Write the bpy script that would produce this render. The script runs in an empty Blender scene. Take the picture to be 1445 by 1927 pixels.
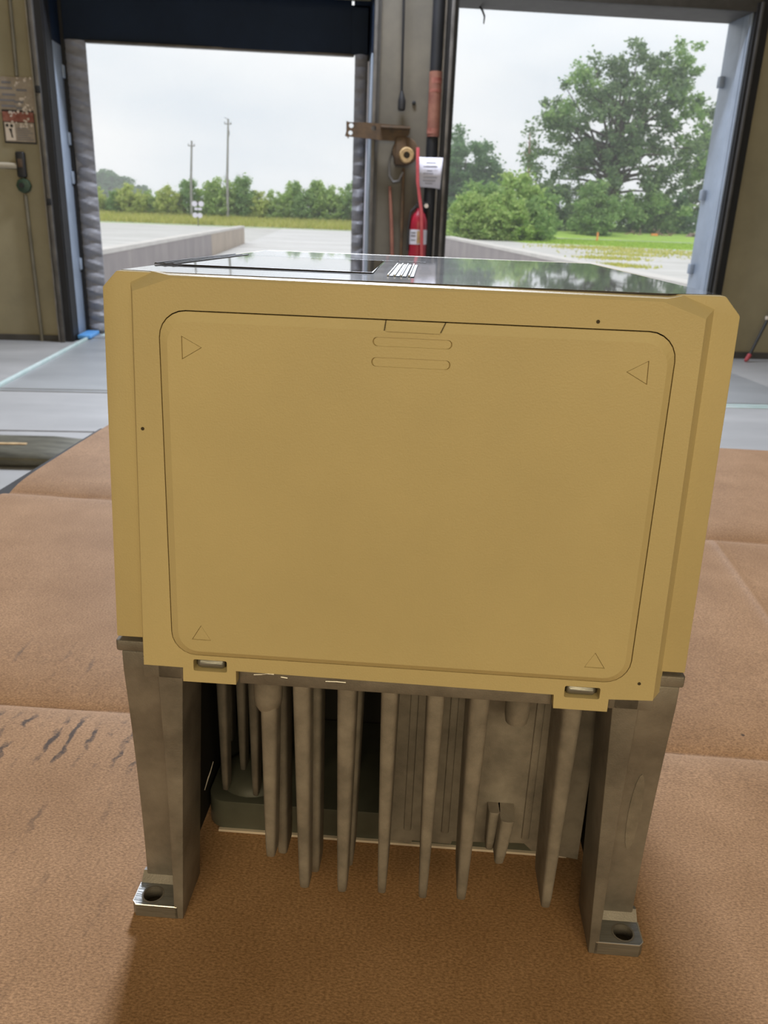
import bpy, bmesh, math, random
from mathutils import Vector, Matrix
random.seed(7)
SC = bpy.context.scene
COL = SC.collection

# ------------------------------------------------------------------ camera
cam = bpy.data.cameras.new('camera'); camo = bpy.data.objects.new('camera', cam); COL.objects.link(camo)
R0 = ((0.99694919, -0.06924047, 0.03602862), (0.00979998, -0.34689851, -0.93785147), (0.07743555, 0.93534335, -0.34516163))
m = Matrix.Identity(4)
for i in range(3):
    m[i][0] = R0[0][i]; m[i][1] = -R0[1][i]; m[i][2] = -R0[2][i]
m.translation = (0, 0, 1.12)
camo.matrix_world = m
cam.sensor_fit = 'AUTO'; cam.sensor_width = 36.0; cam.lens = 1520.0 / 1927.0 * 36.0
cam.clip_start = 0.01; cam.clip_end = 3000
cam.dof.use_dof = True; cam.dof.focus_distance = 0.30; cam.dof.aperture_fstop = 33.0
SC.camera = camo

# ------------------------------------------------------------------ sky, lamps, exposure
SC.view_settings.view_transform = 'Standard'; SC.view_settings.look = 'None'
SC.view_settings.exposure = 0.0; SC.view_settings.gamma = 1.0; SC.view_settings.use_curve_mapping = False
w = bpy.data.worlds.new('overcast'); SC.world = w; w.use_nodes = True
nt = w.node_tree; nt.nodes.clear()
wo = nt.nodes.new('ShaderNodeOutputWorld'); wb = nt.nodes.new('ShaderNodeBackground')
tc = nt.nodes.new('ShaderNodeTexCoord'); mp = nt.nodes.new('ShaderNodeMapping'); mp.inputs['Scale'].default_value = (1.2, 1.2, 3.2)
nz = nt.nodes.new('ShaderNodeTexNoise'); nz.inputs['Scale'].default_value = 2.6; nz.inputs['Detail'].default_value = 5; nz.inputs['Roughness'].default_value = .5
rp = nt.nodes.new('ShaderNodeValToRGB')
rp.color_ramp.elements[0].position = .34; rp.color_ramp.elements[0].color = (.80, .865, .93, 1)
rp.color_ramp.elements[1].position = .64; rp.color_ramp.elements[1].color = (1.02, 1.035, 1.04, 1)
for a, b in ((tc.outputs['Generated'], mp.inputs[0]), (mp.outputs[0], nz.inputs['Vector']), (nz.outputs['Fac'], rp.inputs[0]),
             (rp.outputs[0], wb.inputs[0]), (wb.outputs[0], wo.inputs[0])):
    nt.links.new(a, b)
wb.inputs[1].default_value = 1.22


def area(name, loc, rot, sx, sy, watts, col):
    l = bpy.data.lights.new(name, 'AREA'); l.shape = 'RECTANGLE'; l.size = sx; l.size_y = sy; l.energy = watts; l.color = col
    o = bpy.data.objects.new(name, l); COL.objects.link(o); o.location = loc; o.rotation_euler = [math.radians(a) for a in rot]
    return o


sun = bpy.data.lights.new('veiled_sun', 'SUN'); sun.energy = 1.3; sun.angle = math.radians(50); sun.color = (1.0, .985, .95)
suno = bpy.data.objects.new('veiled_sun', sun); COL.objects.link(suno); suno.rotation_euler = (math.radians(38), 0, math.radians(-18))
area('added_door_daylight', (0.25, 6.5, 4.5), (-57, 0, 0), 1.1, 0.9, 640, (.80, .87, 1.0))  # unseen area light added in place of daylight through the doors
area('warehouse_lamp_bank', (-0.5, -5.5, 3.6), (66, 0, 0), 7.0, 2.4, 265, (1.0, .82, .50))

# ------------------------------------------------------------------ helpers


def setp(o, label=None, cat=None, group=None, kind=None):
    if label: o['label'] = label
    if cat: o['category'] = cat
    if group: o['group'] = group
    if kind: o['kind'] = kind
    return o


def empty(name, loc=(0, 0, 0), rz=0.0):
    o = bpy.data.objects.new(name, None); COL.objects.link(o); o.location = loc; o.rotation_euler = (0, 0, rz)
    o.empty_display_size = .05
    return o


class MB:
    def __init__(s): s.v = []; s.f = []

    def box(s, x0, x1, y0, y1, z0, z1):
        b = len(s.v)
        s.v += [(x0, y0, z0), (x1, y0, z0), (x1, y1, z0), (x0, y1, z0), (x0, y0, z1), (x1, y0, z1), (x1, y1, z1), (x0, y1, z1)]
        s.f += [tuple(b + i for i in q) for q in ((0, 3, 2, 1), (4, 5, 6, 7), (0, 1, 5, 4), (1, 2, 6, 5), (2, 3, 7, 6), (3, 0, 4, 7))]
        return s

    def loft(s, rings, cap=True):
        """rings: lists of equal length, consecutive rings joined"""
        b = len(s.v); n = len(rings[0])
        for r in rings: s.v += [tuple(p) for p in r]
        for k in range(len(rings) - 1):
            for i in range(n):
                j = (i + 1) % n
                s.f.append((b + k * n + i, b + k * n + j, b + (k + 1) * n + j, b + (k + 1) * n + i))
        if cap:
            s.f.append(tuple(b + i for i in range(n))[::-1]); e = b + (len(rings) - 1) * n
            s.f.append(tuple(e + i for i in range(n)))
        return s

    def tube(s, pts, rad, n=10, cap=True):
        pts = [Vector(p) for p in pts]; rr = rad if isinstance(rad, (list, tuple)) else [rad] * len(pts)
        rings = []; up = None
        for i, p in enumerate(pts):
            d = (pts[min(i + 1, len(pts) - 1)] - pts[max(i - 1, 0)]).normalized()
            if up is None: up = Vector((0, 0, 1)) if abs(d.z) < .9 else Vector((1, 0, 0))
            a = d.cross(up).normalized(); c = a.cross(d).normalized(); up = c
            rings.append([p + (a * math.cos(2 * math.pi * k / n) + c * math.sin(2 * math.pi * k / n)) * rr[i] for k in range(n)])
        return s.loft(rings, cap)

    def build(s, name, mat, parent=None, smooth=False, bevel=0.0, seg=2, angle=35):
        me = bpy.data.meshes.new(name); me.from_pydata(s.v, [], s.f)
        return fin_mesh(me, name, mat, parent, smooth, bevel, seg, angle)


def fin_mesh(me, name, mat, parent=None, smooth=False, bevel=0.0, seg=2, angle=35):
    bm = bmesh.new(); bm.from_mesh(me)
    bmesh.ops.recalc_face_normals(bm, faces=bm.faces)
    if bevel > 0:
        ed = [e for e in bm.edges if len(e.link_faces) == 2 and e.calc_face_angle(0) > math.radians(30)]
        bmesh.ops.bevel(bm, geom=ed, offset=bevel, segments=seg, profile=.5, affect='EDGES', clamp_overlap=True)
    bm.to_mesh(me); bm.free()
    if mat: me.materials.append(mat)
    o = bpy.data.objects.new(name, me); COL.objects.link(o)
    if parent: o.parent = parent
    if smooth or bevel > 0:
        for p in me.polygons: p.use_smooth = True
        try: me.set_sharp_from_angle(angle=math.radians(angle))
        except Exception: pass
    return o


def plate(outer, holes, fn, w0, w1):
    """sheet with holes: outlines are (u, v); fn(u, v, w) -> xyz; front at w0, back at w1"""
    bm = bmesh.new()
    out = []
    for w_ in (w0, w1):
        loops = []
        for lp in [outer] + holes:
            vs = [bm.verts.new(fn(u, v, w_)) for u, v in lp]
            es = [bm.edges.new((vs[i], vs[(i + 1) % len(vs)])) for i in range(len(vs))]
            loops.append((vs, es))
        bmesh.ops.triangle_fill(bm, use_beauty=True, use_dissolve=False, edges=[e for l in loops for e in l[1]])
        out.append(loops)
    for a, b in zip(out[0], out[1]):
        n = len(a[0])
        for i in range(n):
            bm.faces.new((a[0][i], a[0][(i + 1) % n], b[0][(i + 1) % n], b[0][i]))
    me = bpy.data.meshes.new('sheet'); bm.to_mesh(me); bm.free()
    return me


def rrect(x0, x1, z0, z1, r, n=6, skew=0.0):
    pts = []
    for cx, cz, a0 in ((x1 - r, z1 - r, 0), (x0 + r, z1 - r, 90), (x0 + r, z0 + r, 180), (x1 - r, z0 + r, 270)):
        for k in range(n + 1):
            a = math.radians(a0 + 90 * k / n); pts.append((cx + r * math.cos(a), cz + r * math.sin(a)))
    if skew:
        zc = z0; pts = [(x * (1 - skew * (z - zc)), z) for x, z in pts]
    return pts


def copyo(o, parent=None, loc=None):
    c = o.copy(); COL.objects.link(c); c.parent = parent
    if loc is not None: c.location = loc
    return c


# ------------------------------------------------------------------ materials


def mat(name, col, rough=.6, metal=0.0, var=.0, vscale=8.0, bump=0.0, bscale=60.0, spec=.5, col2=None, detail=4.0, stretch=None, rvar=0.0, trans=False, coat=0.0):
    m_ = bpy.data.materials.new(name); m_.use_nodes = True; t = m_.node_tree; b = t.nodes['Principled BSDF']
    b.inputs['Roughness'].default_value = rough; b.inputs['Metallic'].default_value = metal
    b.inputs['Specular IOR Level'].default_value = spec
    b.inputs['Coat Weight'].default_value = coat
    tcn = t.nodes.new('ShaderNodeTexCoord'); src = tcn.outputs['Object']
    if stretch:
        mp_ = t.nodes.new('ShaderNodeMapping'); mp_.inputs['Scale'].default_value = stretch; t.links.new(src, mp_.inputs[0]); src = mp_.outputs[0]
    if var or col2:
        n = t.nodes.new('ShaderNodeTexNoise'); n.inputs['Scale'].default_value = vscale; n.inputs['Detail'].default_value = detail
        n.inputs['Roughness'].default_value = .62
        t.links.new(src, n.inputs['Vector'])
        r = t.nodes.new('ShaderNodeValToRGB'); r.color_ramp.elements[0].position = .32; r.color_ramp.elements[1].position = .68
        c2 = col2 if col2 else tuple(min(1, c * (1 + var)) for c in col); c1 = col if col2 else tuple(c * (1 - var) for c in col)
        r.color_ramp.elements[0].color = (*c1, 1); r.color_ramp.elements[1].color = (*c2, 1)
        t.links.new(n.outputs['Fac'], r.inputs[0]); t.links.new(r.outputs[0], b.inputs['Base Color'])
        if rvar:
            mr = t.nodes.new('ShaderNodeMapRange'); mr.inputs['To Min'].default_value = rough - rvar; mr.inputs['To Max'].default_value = rough + rvar
            t.links.new(n.outputs['Fac'], mr.inputs['Value']); t.links.new(mr.outputs[0], b.inputs['Roughness'])
    else:
        b.inputs['Base Color'].default_value = (*col, 1)
    if bump:
        n2 = t.nodes.new('ShaderNodeTexNoise'); n2.inputs['Scale'].default_value = bscale; n2.inputs['Detail'].default_value = 3
        t.links.new(src, n2.inputs['Vector'])
        bp = t.nodes.new('ShaderNodeBump'); bp.inputs['Strength'].default_value = bump; bp.inputs['Distance'].default_value = .002
        t.links.new(n2.outputs['Fac'], bp.inputs['Height']); t.links.new(bp.outputs[0], b.inputs['Normal'])
    return m_


def leaf_mat(name, c1, c2):
    m_ = bpy.data.materials.new(name); m_.use_nodes = True; t = m_.node_tree; b = t.nodes['Principled BSDF']
    b.inputs['Roughness'].default_value = .6; b.inputs['Specular IOR Level'].default_value = .25
    g = t.nodes.new('ShaderNodeNewGeometry'); r = t.nodes.new('ShaderNodeValToRGB')
    r.color_ramp.elements[0].color = (*c1, 1); r.color_ramp.elements[1].color = (*c2, 1)
    t.links.new(g.outputs['Random Per Island'], r.inputs[0]); t.links.new(r.outputs[0], b.inputs['Base Color'])
    tr = t.nodes.new('ShaderNodeBsdfTranslucent'); mx = t.nodes.new('ShaderNodeMixShader'); mx.inputs[0].default_value = .48
    t.links.new(r.outputs[0], tr.inputs[0]); t.links.new(b.outputs[0], mx.inputs[1]); t.links.new(tr.outputs[0], mx.inputs[2])
    t.links.new(mx.outputs[0], t.nodes['Material Output'].inputs[0])
    return m_


def cardboard_mat():
    m_ = bpy.data.materials.new('kraft_cardboard'); m_.use_nodes = True; t = m_.node_tree; b = t.nodes['Principled BSDF']
    b.inputs['Roughness'].default_value = .75; b.inputs['Specular IOR Level'].default_value = .3
    tcn = t.nodes.new('ShaderNodeTexCoord'); P = tcn.outputs['Object']

    def noise(scale, det, st=None, rough=.6):
        n = t.nodes.new('ShaderNodeTexNoise'); n.inputs['Scale'].default_value = scale; n.inputs['Detail'].default_value = det; n.inputs['Roughness'].default_value = rough
        if st:
            q = t.nodes.new('ShaderNodeMapping'); q.inputs['Scale'].default_value = st; t.links.new(P, q.inputs[0]); t.links.new(q.outputs[0], n.inputs['Vector'])
        else: t.links.new(P, n.inputs['Vector'])
        return n.outputs['Fac']

    def ramp(fac, p0, p1, c0, c1):
        r = t.nodes.new('ShaderNodeValToRGB'); r.color_ramp.elements[0].position = p0; r.color_ramp.elements[1].position = p1
        r.color_ramp.elements[0].color = (*c0, 1); r.color_ramp.elements[1].color = (*c1, 1); t.links.new(fac, r.inputs[0]); return r.outputs[0]

    def mix(a, bcol, fac, mode='MIX'):
        x = t.nodes.new('ShaderNodeMix'); x.data_type = 'RGBA'; x.blend_type = mode
        if isinstance(fac, float): x.inputs[0].default_value = fac
        else: t.links.new(fac, x.inputs[0])
        t.links.new(a, x.inputs[6])
        if isinstance(bcol, tuple): x.inputs[7].default_value = (*bcol, 1)
        else: t.links.new(bcol, x.inputs[7])
        return x.outputs[2]

    def mul(a, c):
        x = t.nodes.new('ShaderNodeMath'); x.operation = 'MULTIPLY'; t.links.new(a, x.inputs[0])
        if isinstance(c, float): x.inputs[1].default_value = c
        else: t.links.new(c, x.inputs[1])
        return x.outputs[0]
    base = ramp(noise(14, 6), .3, .7, (.37, .205, .095), (.50, .295, .155))
    fibre = ramp(noise(700, 5, (1, 1.8, 1)), .36, .66, (.50, .47, .42), (1.16, 1.16, 1.16))
    c = mix(base, fibre, .85, 'MULTIPLY')
    # printed smudges: short dark strokes lying along the flutes on the left of the sheet, in a row near the crease
    sep = t.nodes.new('ShaderNodeSeparateXYZ'); t.links.new(P, sep.inputs[0])
    wv = t.nodes.new('ShaderNodeTexWave'); wv.bands_direction = 'X'; wv.inputs['Scale'].default_value = 30; wv.inputs['Distortion'].default_value = 3.2; wv.inputs['Detail'].default_value = 4; wv.inputs['Detail Scale'].default_value = 3.0
    t.links.new(P, wv.inputs['Vector'])
    stroke = ramp(wv.outputs['Fac'], .70, .92, (0, 0, 0), (1, 1, 1))
    blot = ramp(noise(46, 6, (1, .8, 1), .7), .44, .56, (0, 0, 0), (1, 1, 1))

    def band(out, a0, a1, b0, b1):
        r1 = t.nodes.new('ShaderNodeMapRange'); r1.interpolation_type = 'SMOOTHSTEP'
        for k, v_ in zip(('From Min', 'From Max'), (a0, a1)): r1.inputs[k].default_value = v_
        r2 = t.nodes.new('ShaderNodeMapRange'); r2.interpolation_type = 'SMOOTHSTEP'
        for k, v_ in zip(('From Min', 'From Max'), (b1, b0)): r2.inputs[k].default_value = v_
        t.links.new(out, r1.inputs['Value']); t.links.new(out, r2.inputs['Value'])
        return mul(r1.outputs[0], r2.outputs[0])
    xm = band(sep.outputs[0], -.34, -.30, -.125, -.10)
    ym = band(sep.outputs[1], .086, .102, .132, .146)
    dark = mul(mul(mul(stroke, blot), xm), ym)
    c = mix(c, (.035, .028, .026), mul(dark, .85))
    ym2 = band(sep.outputs[1], -.06, .0, .09, .11)
    blot2 = ramp(noise(60, 4, (1, .5, 1)), .54, .68, (0, 0, 0), (1, 1, 1))
    c = mix(c, (.10, .06, .035), mul(mul(mul(stroke, blot2), xm), mul(ym2, .55)))
    ym3 = band(sep.outputs[1], .162, .170, .20, .24)
    blot3 = ramp(noise(30, 3, (1, .5, 1)), .50, .64, (0, 0, 0), (1, 1, 1))
    c = mix(c, (.06, .05, .045), mul(mul(mul(stroke, blot3), xm), mul(ym3, .6)))
    vo = t.nodes.new('ShaderNodeTexVoronoi'); vo.inputs['Scale'].default_value = 42; t.links.new(P, vo.inputs['Vector'])
    speck = ramp(vo.outputs['Distance'], .035, .06, (1, 1, 1), (0, 0, 0))
    spot = ramp(noise(9, 2), .56, .60, (0, 0, 0), (1, 1, 1))
    c = mix(c, (.05, .035, .025), mul(mul(speck, spot), .8))
    t.links.new(c, b.inputs['Base Color'])
    bp = t.nodes.new('ShaderNodeBump'); bp.inputs['Strength'].default_value = .30; bp.inputs['Distance'].default_value = .0003
    t.links.new(noise(900, 4, (1, 1.6, 1)), bp.inputs['Height']); t.links.new(bp.outputs[0], b.inputs['Normal'])
    return m_


M = {}
M['yellow'] = mat('ochre_enamel', (.56, .455, .235), .50, var=.05, vscale=11, bump=.10, bscale=1500)
M['yellow_panel'] = mat('ochre_panel_enamel', (.56, .455, .235), .48, var=.06, vscale=9, bump=.10, bscale=1500)
M['cast'] = mat('cast_aluminium', (.24, .218, .195), .55, .5, var=.28, vscale=45, bump=.12, bscale=1600, rvar=.1)
M['cast_raw'] = mat('rough_cast_aluminium', (.255, .225, .195), .65, .3, var=.25, vscale=70, bump=.16, bscale=2200)
M['machined'] = mat('machined_aluminium', (.30, .30, .29), .42, .8, var=.2, vscale=60, bump=.15, bscale=500, stretch=(.3, 3, 3))
M['film'] = mat('glossy_dark_film', (.05, .04, .032), .21, var=.5, vscale=26, bump=.10, bscale=120, spec=1.0, rvar=.05, coat=1.0)
M['film_glass'] = mat('glossy_label_window', (.045, .04, .036), .03, spec=1.0, coat=1.0)
M['dark_line'] = mat('dark_brown_edge', (.03, .024, .02), .4)
M['rib_highlight'] = mat('pale_rib_highlight', (.40, .39, .38), .35, .3)  # pale colour paints the highlight along the ribs
M['seam'] = mat('dark_seam', (.05, .036, .018), .8)  # dark brown fill for seams, pockets and hole bottoms
M['guard'] = mat('grey_green_plastic', (.085, .088, .07), .5, var=.2, vscale=30)
M['duct'] = mat('black_plastic_duct', (.012, .011, .010), .7)
M['bright'] = mat('bright_bare_metal', (.80, .78, .74), .3, .8)
M['lint'] = mat('white_lint', (.8, .75, .72), .8)
M['card'] = cardboard_mat()
M['bench'] = mat('dark_grey_steel', (.055, .055, .058), .5, .4, var=.3, vscale=9)
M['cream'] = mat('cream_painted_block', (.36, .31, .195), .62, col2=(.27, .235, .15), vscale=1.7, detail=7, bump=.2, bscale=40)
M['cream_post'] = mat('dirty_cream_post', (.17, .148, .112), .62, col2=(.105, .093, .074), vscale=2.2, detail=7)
M['floor'] = mat('worn_concrete_floor', (.29, .285, .28), .45, col2=(.39, .38, .37), vscale=1.3, detail=8, stretch=(.6, 1.8, 1), rvar=.08)
M['plate'] = mat('worn_steel_plate', (.27, .275, .28), .42, col2=(.355, .36, .36), vscale=1.8, detail=8, stretch=(.5, 1.6, 1), rvar=.08)
M['green_paint'] = mat('pale_green_paint', (.40, .53, .50), .5, col2=(.56, .62, .60), vscale=7)
M['blue_jamb'] = mat('blue_grey_steel', (.30, .35, .43), .42, var=.1, vscale=5, bump=.1, bscale=12)
M['jamb_daylit'] = mat('daylit_lavender_paint', (.80, .79, .88), .5, var=.04, vscale=5)  # lavender paint brightened to stand for outside light on the jamb
M['bright_blue'] = mat('bright_blue_plastic', (.12, .36, .75), .4)
M['navy'] = mat('navy_vinyl', (.012, .022, .046), .6, var=.15, vscale=2, spec=.15)
M['pad'] = mat('grey_vinyl_pad', (.27, .27, .30), .48, var=.1, vscale=5)
M['track'] = mat('black_steel_track', (.008, .008, .010), .6, .0, var=.3, vscale=7)
M['track_grey'] = mat('dull_grey_track', (.12, .11, .10), .45, .4, var=.35, vscale=6)
M['header'] = mat('dark_header_steel', (.065, .06, .055), .6, var=.2, vscale=6)
M['rust'] = mat('rusty_brown_steel', (.13, .075, .035), .7, col2=(.065, .04, .022), vscale=14)
M['tan'] = mat('tan_worn_metal', (.45, .30, .14), .5, var=.3, vscale=30)
M['orange_rust'] = mat('faded_orange_wrap', (.30, .13, .085), .6, col2=(.19, .07, .05), vscale=9)
M['red'] = mat('red_paint', (.31, .014, .03), .32, var=.1, vscale=8)
M['pink_red'] = mat('worn_red_bar', (.42, .06, .07), .45, var=.2, vscale=9)
M['white'] = mat('off_white_paper', (.62, .60, .66), .6, var=.06, vscale=12)
M['ink'] = mat('faded_ink', (.20, .19, .20), .7)
M['sign_white'] = mat('weathered_white_sign', (.44, .37, .29), .6, col2=(.30, .24, .19), vscale=10, detail=6)
M['flake'] = mat('peeling_white_flake', (.72, .62, .52), .6)
M['sign_red'] = mat('weathered_red_sign', (.20, .045, .03), .6, col2=(.36, .15, .11), vscale=18, detail=5)
M['black'] = mat('black_plastic', (.018, .017, .018), .5)
M['green_box'] = mat('dark_green_plastic', (.03, .06, .035), .5, var=.2, vscale=20)
M['white_pipe'] = mat('white_conduit', (.50, .44, .34), .5)
M['conduit'] = mat('painted_conduit', (.16, .14, .10), .5, var=.2, vscale=6)
M['steel_pipe'] = mat('grey_steel_pipe', (.28, .27, .27), .38, .7, var=.2, vscale=8)
M['olive_steel'] = mat('dusty_olive_steel', (.17, .16, .12), .45, .35, col2=(.06, .055, .04), vscale=9, detail=6, stretch=(.5, 2, 2))
M['retain'] = mat('stained_retaining_concrete', (.36, .325, .32), .8, col2=(.27, .245, .25), vscale=.9, detail=7, stretch=(1, .9, .35))
M['retain_tan'] = mat('tan_retaining_concrete', (.47, .40, .335), .8, col2=(.37, .31, .265), vscale=.9, detail=7, stretch=(1, .9, .35))
M['coping'] = mat('pale_concrete_top', (.58, .555, .53), .8, var=.08, vscale=1.2)
M['court'] = mat('pale_concrete_court', (.50, .49, .485), .75, col2=(.66, .65, .645), vscale=.5, detail=6, stretch=(.25, 1.6, 1))
M['gravel'] = mat('pale_gravel', (.45, .44, .42), .85, col2=(.60, .59, .575), vscale=.35, detail=9, stretch=(.5, 1.3, 1))
M['asphalt'] = mat('pale_road', (.48, .48, .46), .8, var=.05, vscale=1)
M['lawn'] = mat('mown_grass', (.25, .43, .05), .8, col2=(.38, .54, .10), vscale=.3, detail=8)
M['grass_tuft'] = leaf_mat('grass_blades', (.42, .46, .10), (.66, .62, .22))
M['lawn_tuft'] = leaf_mat('lawn_blades', (.28, .46, .06), (.50, .62, .14))
M['leaf_a'] = leaf_mat('bright_green_leaf', (.26, .43, .11), (.54, .66, .24))
M['leaf_b'] = leaf_mat('mid_green_leaf', (.18, .33, .11), (.40, .54, .21))
M['leaf_c'] = leaf_mat('deep_green_leaf', (.12, .20, .10), (.28, .38, .18))
M['leaf_d'] = leaf_mat('yellow_green_leaf', (.36, .47, .11), (.66, .70, .24))
M['leaf_e'] = leaf_mat('far_green_leaf', (.12, .24, .11), (.24, .38, .17))
M['bark'] = mat('grey_brown_bark', (.09, .07, .055), .85, var=.3, vscale=3)
M['dead_wood'] = mat('dry_reddish_wood', (.26, .17, .13), .85, var=.2, vscale=2)
M['pole_wood'] = mat('weathered_grey_pole', (.27, .26, .245), .85, var=.15, vscale=2)
M['orange'] = mat('orange_marker_plastic', (.75, .28, .06), .5)
M['brick'] = mat('old_brick_rubble', (.27, .17, .145), .85, col2=(.36, .30, .28), vscale=2)
M['ceiling'] = mat('dull_ceiling_sheet', (.35, .34, .32), .7)

# ------------------------------------------------------------------ the building
YI, YO = 7.2, 7.6
comb = [(-9, 0), (-2.14, 0), (-2.14, 2.745), (.37, 2.745), (.37, 0), (1.02, 0), (1.02, 2.745), (3.40, 2.745), (3.40, 0), (9, 0), (9, 5.5), (-9, 5.5)]
wf = fin_mesh(plate(comb, [], lambda u, v, q: (u, q, v), YI, YO), 'wall_front', M['cream']); setp(wf, kind='structure')
fl = MB().box(-9, 9, -8, 7.75, -.25, 0).build('floor', M['floor']); setp(fl, kind='structure')
setp(MB().box(-9, 9, -8, 7.2, 5.5, 5.7).build('ceiling', M['ceiling']), kind='structure')
setp(MB().box(-9.2, -9, -8, 7.6, 0, 5.5).build('wall_left', M['cream']), kind='structure')
setp(MB().box(9, 9.2, -8, 7.6, 0, 5.5).build('wall_right', M['cream']), kind='structure')
setp(MB().box(-9, 9, -8.2, -8, 0, 5.5).build('wall_back', M['cream']), kind='structure')
# floor joint between the leveler and the table
MB().box(-6, -1.0, 4.19, 4.20, 0.0, .004).build('joint_strip', M['steel_pipe'], fl)
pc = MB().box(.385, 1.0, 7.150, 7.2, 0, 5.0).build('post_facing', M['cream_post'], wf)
MB().box(-9, -2.26, 7.185, 7.2, 0, .05).build('kick_strip', M['header'], wf)
MB().box(3.52, 9, 7.185, 7.2, 0, .06).build('kick_strip', M['header'], wf)

# door frames: door_1 on the left (with dock seal), door_2 on the right
d1 = setp(empty('door_1'), kind='structure'); d2 = setp(empty('door_2'), kind='structure')
MB().box(-2.147, -2.137, 7.355, 7.60, 0, 2.31).build('jamb', M['blue_jamb'], d1, bevel=.003)
MB().box(-2.147, -2.137, 7.355, 7.60, 2.312, 2.74).build('jamb_shade', M['navy'], d1)  # upper jamb coloured navy to paint the shade above the curtain edge
MB().box(-2.147, -2.132, 7.19, 7.353, 0, 2.74).build('jamb_guard', M['track'], d1)
MB().box(.349, .3895, 7.572, 7.602, 0, 2.31).build('jamb_face', M['jamb_daylit'], d1, bevel=.003)
MB().box(.360, .372, 7.195, 7.57, 0, 2.31).build('jamb', M['blue_jamb'], d1, bevel=.003)
MB().box(.360, .372, 7.195, 7.60, 2.312, 2.74).build('jamb_shade', M['navy'], d1)  # same painted shade on the right jamb
MB().box(3.385, 3.402, 7.195, 7.60, 0, 2.74).build('jamb', M['blue_jamb'], d2, bevel=.004)
MB().box(3.377, 3.386, 7.22, 7.30, 0, 2.73).build('jamb_rib', M['blue_jamb'], d2, bevel=.003)
MB().box(1.018, 1.03, 7.195, 7.60, 0, 2.74).build('jamb', M['header'], d2)
MB().box(1.02, 3.40, 7.19, 7.60, 2.735, 2.75).build('head_plate', M['header'], d2)
MB().box(.98, 3.54, 7.16, 7.2, 2.735, 2.83).build('head_angle', M['header'], d2, bevel=.004)
MB().box(-2.2, .42, 7.16, 7.2, 2.735, 2.83).build('head_angle', M['header'], d1, bevel=.004)
for z in (2.28, 1.38, .75):
    MB().box(3.345, 3.387, 7.50, 7.56, z - .04, z + .05).build('jamb_clip', M['blue_jamb'], d2, bevel=.008)
for z in (2.12, 1.62, 1.32, .62):
    MB().box(-2.138, -2.118, 7.55, 7.60, z - .05, z + .05).build('jamb_clip', M['blue_jamb'], d1, bevel=.008)
q = MB().tube([(1.245, 7.52, 2.738), (1.268, 7.52, 2.712), (1.290, 7.52, 2.67), (1.287, 7.52, 2.615)], [.008, .009, .008, .005], 6).build('loose_strap', M['black'], smooth=True)
setp(q, 'short dark strap end dangling from the head of the right doorway', 'strap')
# vertical tracks (each its own piece)
MB().box(-2.247, -2.236, 7.15, 7.2, 0, 2.9).build('track_lip', M['steel_pipe'], d1)
MB().box(-2.236, -2.226, 7.17, 7.2, 0, 2.9).build('track_web', M['track'], d1)
MB().box(-2.226, -2.192, 7.13, 7.2, 0, 2.9).build('track_channel', M['track_grey'], d1, bevel=.004)
MB().box(-2.192, -2.14, 7.17, 7.2, 0, 2.9).build('track_guard', M['track'], d1)
for z in (1.93, 1.12):
    MB().box(-2.228, -2.190, 7.118, 7.14, z - .025, z + .025).build('track_bracket', M['track'], d1, bevel=.004)
MB().box(.372, .40, 7.10, 7.2, 0, 2.9).build('track_channel', M['track_grey'], d1, bevel=.004)
MB().box(.40, .425, 7.13, 7.2, 0, 2.9).build('track_web', M['header'], d1)
MB().box(.935, .955, 7.10, 7.2, 0, 2.9).build('track_web', M['track'], d2)
MB().box(.958, .985, 7.07, 7.2, 0, 2.9).build('track_channel', M['track_grey'], d2, bevel=.004)
MB().box(.985, 1.018, 7.10, 7.2, 0, 2.9).build('track_guard', M['track'], d2)
MB().box(3.402, 3.425, 7.15, 7.2, 0, 2.80).build('track_guard', M['track'], d2)
MB().box(3.425, 3.447, 7.13, 7.2, 0, 2.80).build('track_channel', M['header'], d2, bevel=.004)
MB().box(3.447, 3.515, 7.15, 7.2, 0, 2.85).build('track_web', M['track'], d2)

# dock seal pads with creased vinyl, head curtain


def pad_mesh(x0, x1, y0, y1, z0, z1, side, rng):
    nx, nz_ = 10, 150
    mb = MB(); cs = [(z0 + rng.random() * (z1 - z0), rng.uniform(.6, 1.2)) for _ in range(10)]

    def pt(i, k):
        u = i / nx; z = z0 + (z1 - z0) * k / nz_
        x = x0 + (x1 - x0) * u
        ph = z * 2 * math.pi / .115 + 1.6 * math.sin(z * 3.1) + side * 1.4 * u
        d = .016 * math.sin(ph) * (.35 + .65 * math.sin(math.pi * min(1, max(0, u)))) + .006 * math.sin(ph * 2.3 + 4 * u)
        pin = .030 * math.exp(-((z - 1.42) / .10) ** 2) * (1 - u if side > 0 else u)
        bul = .03 * math.sin(math.pi * u)
        return (x, y0 - bul + d + pin, z)
    for k in range(nz_ + 1):
        for i in range(nx + 1): mb.v.append(pt(i, k))
    for k in range(nz_):
        for i in range(nx):
            a = k * (nx + 1) + i; mb.f.append((a, a + 1, a + nx + 2, a + nx + 1))
    b = len(mb.v)
    mb.box(x0 + .002, x1 - .006, y0 + .012, y1, z0, z1)
    return mb


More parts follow.
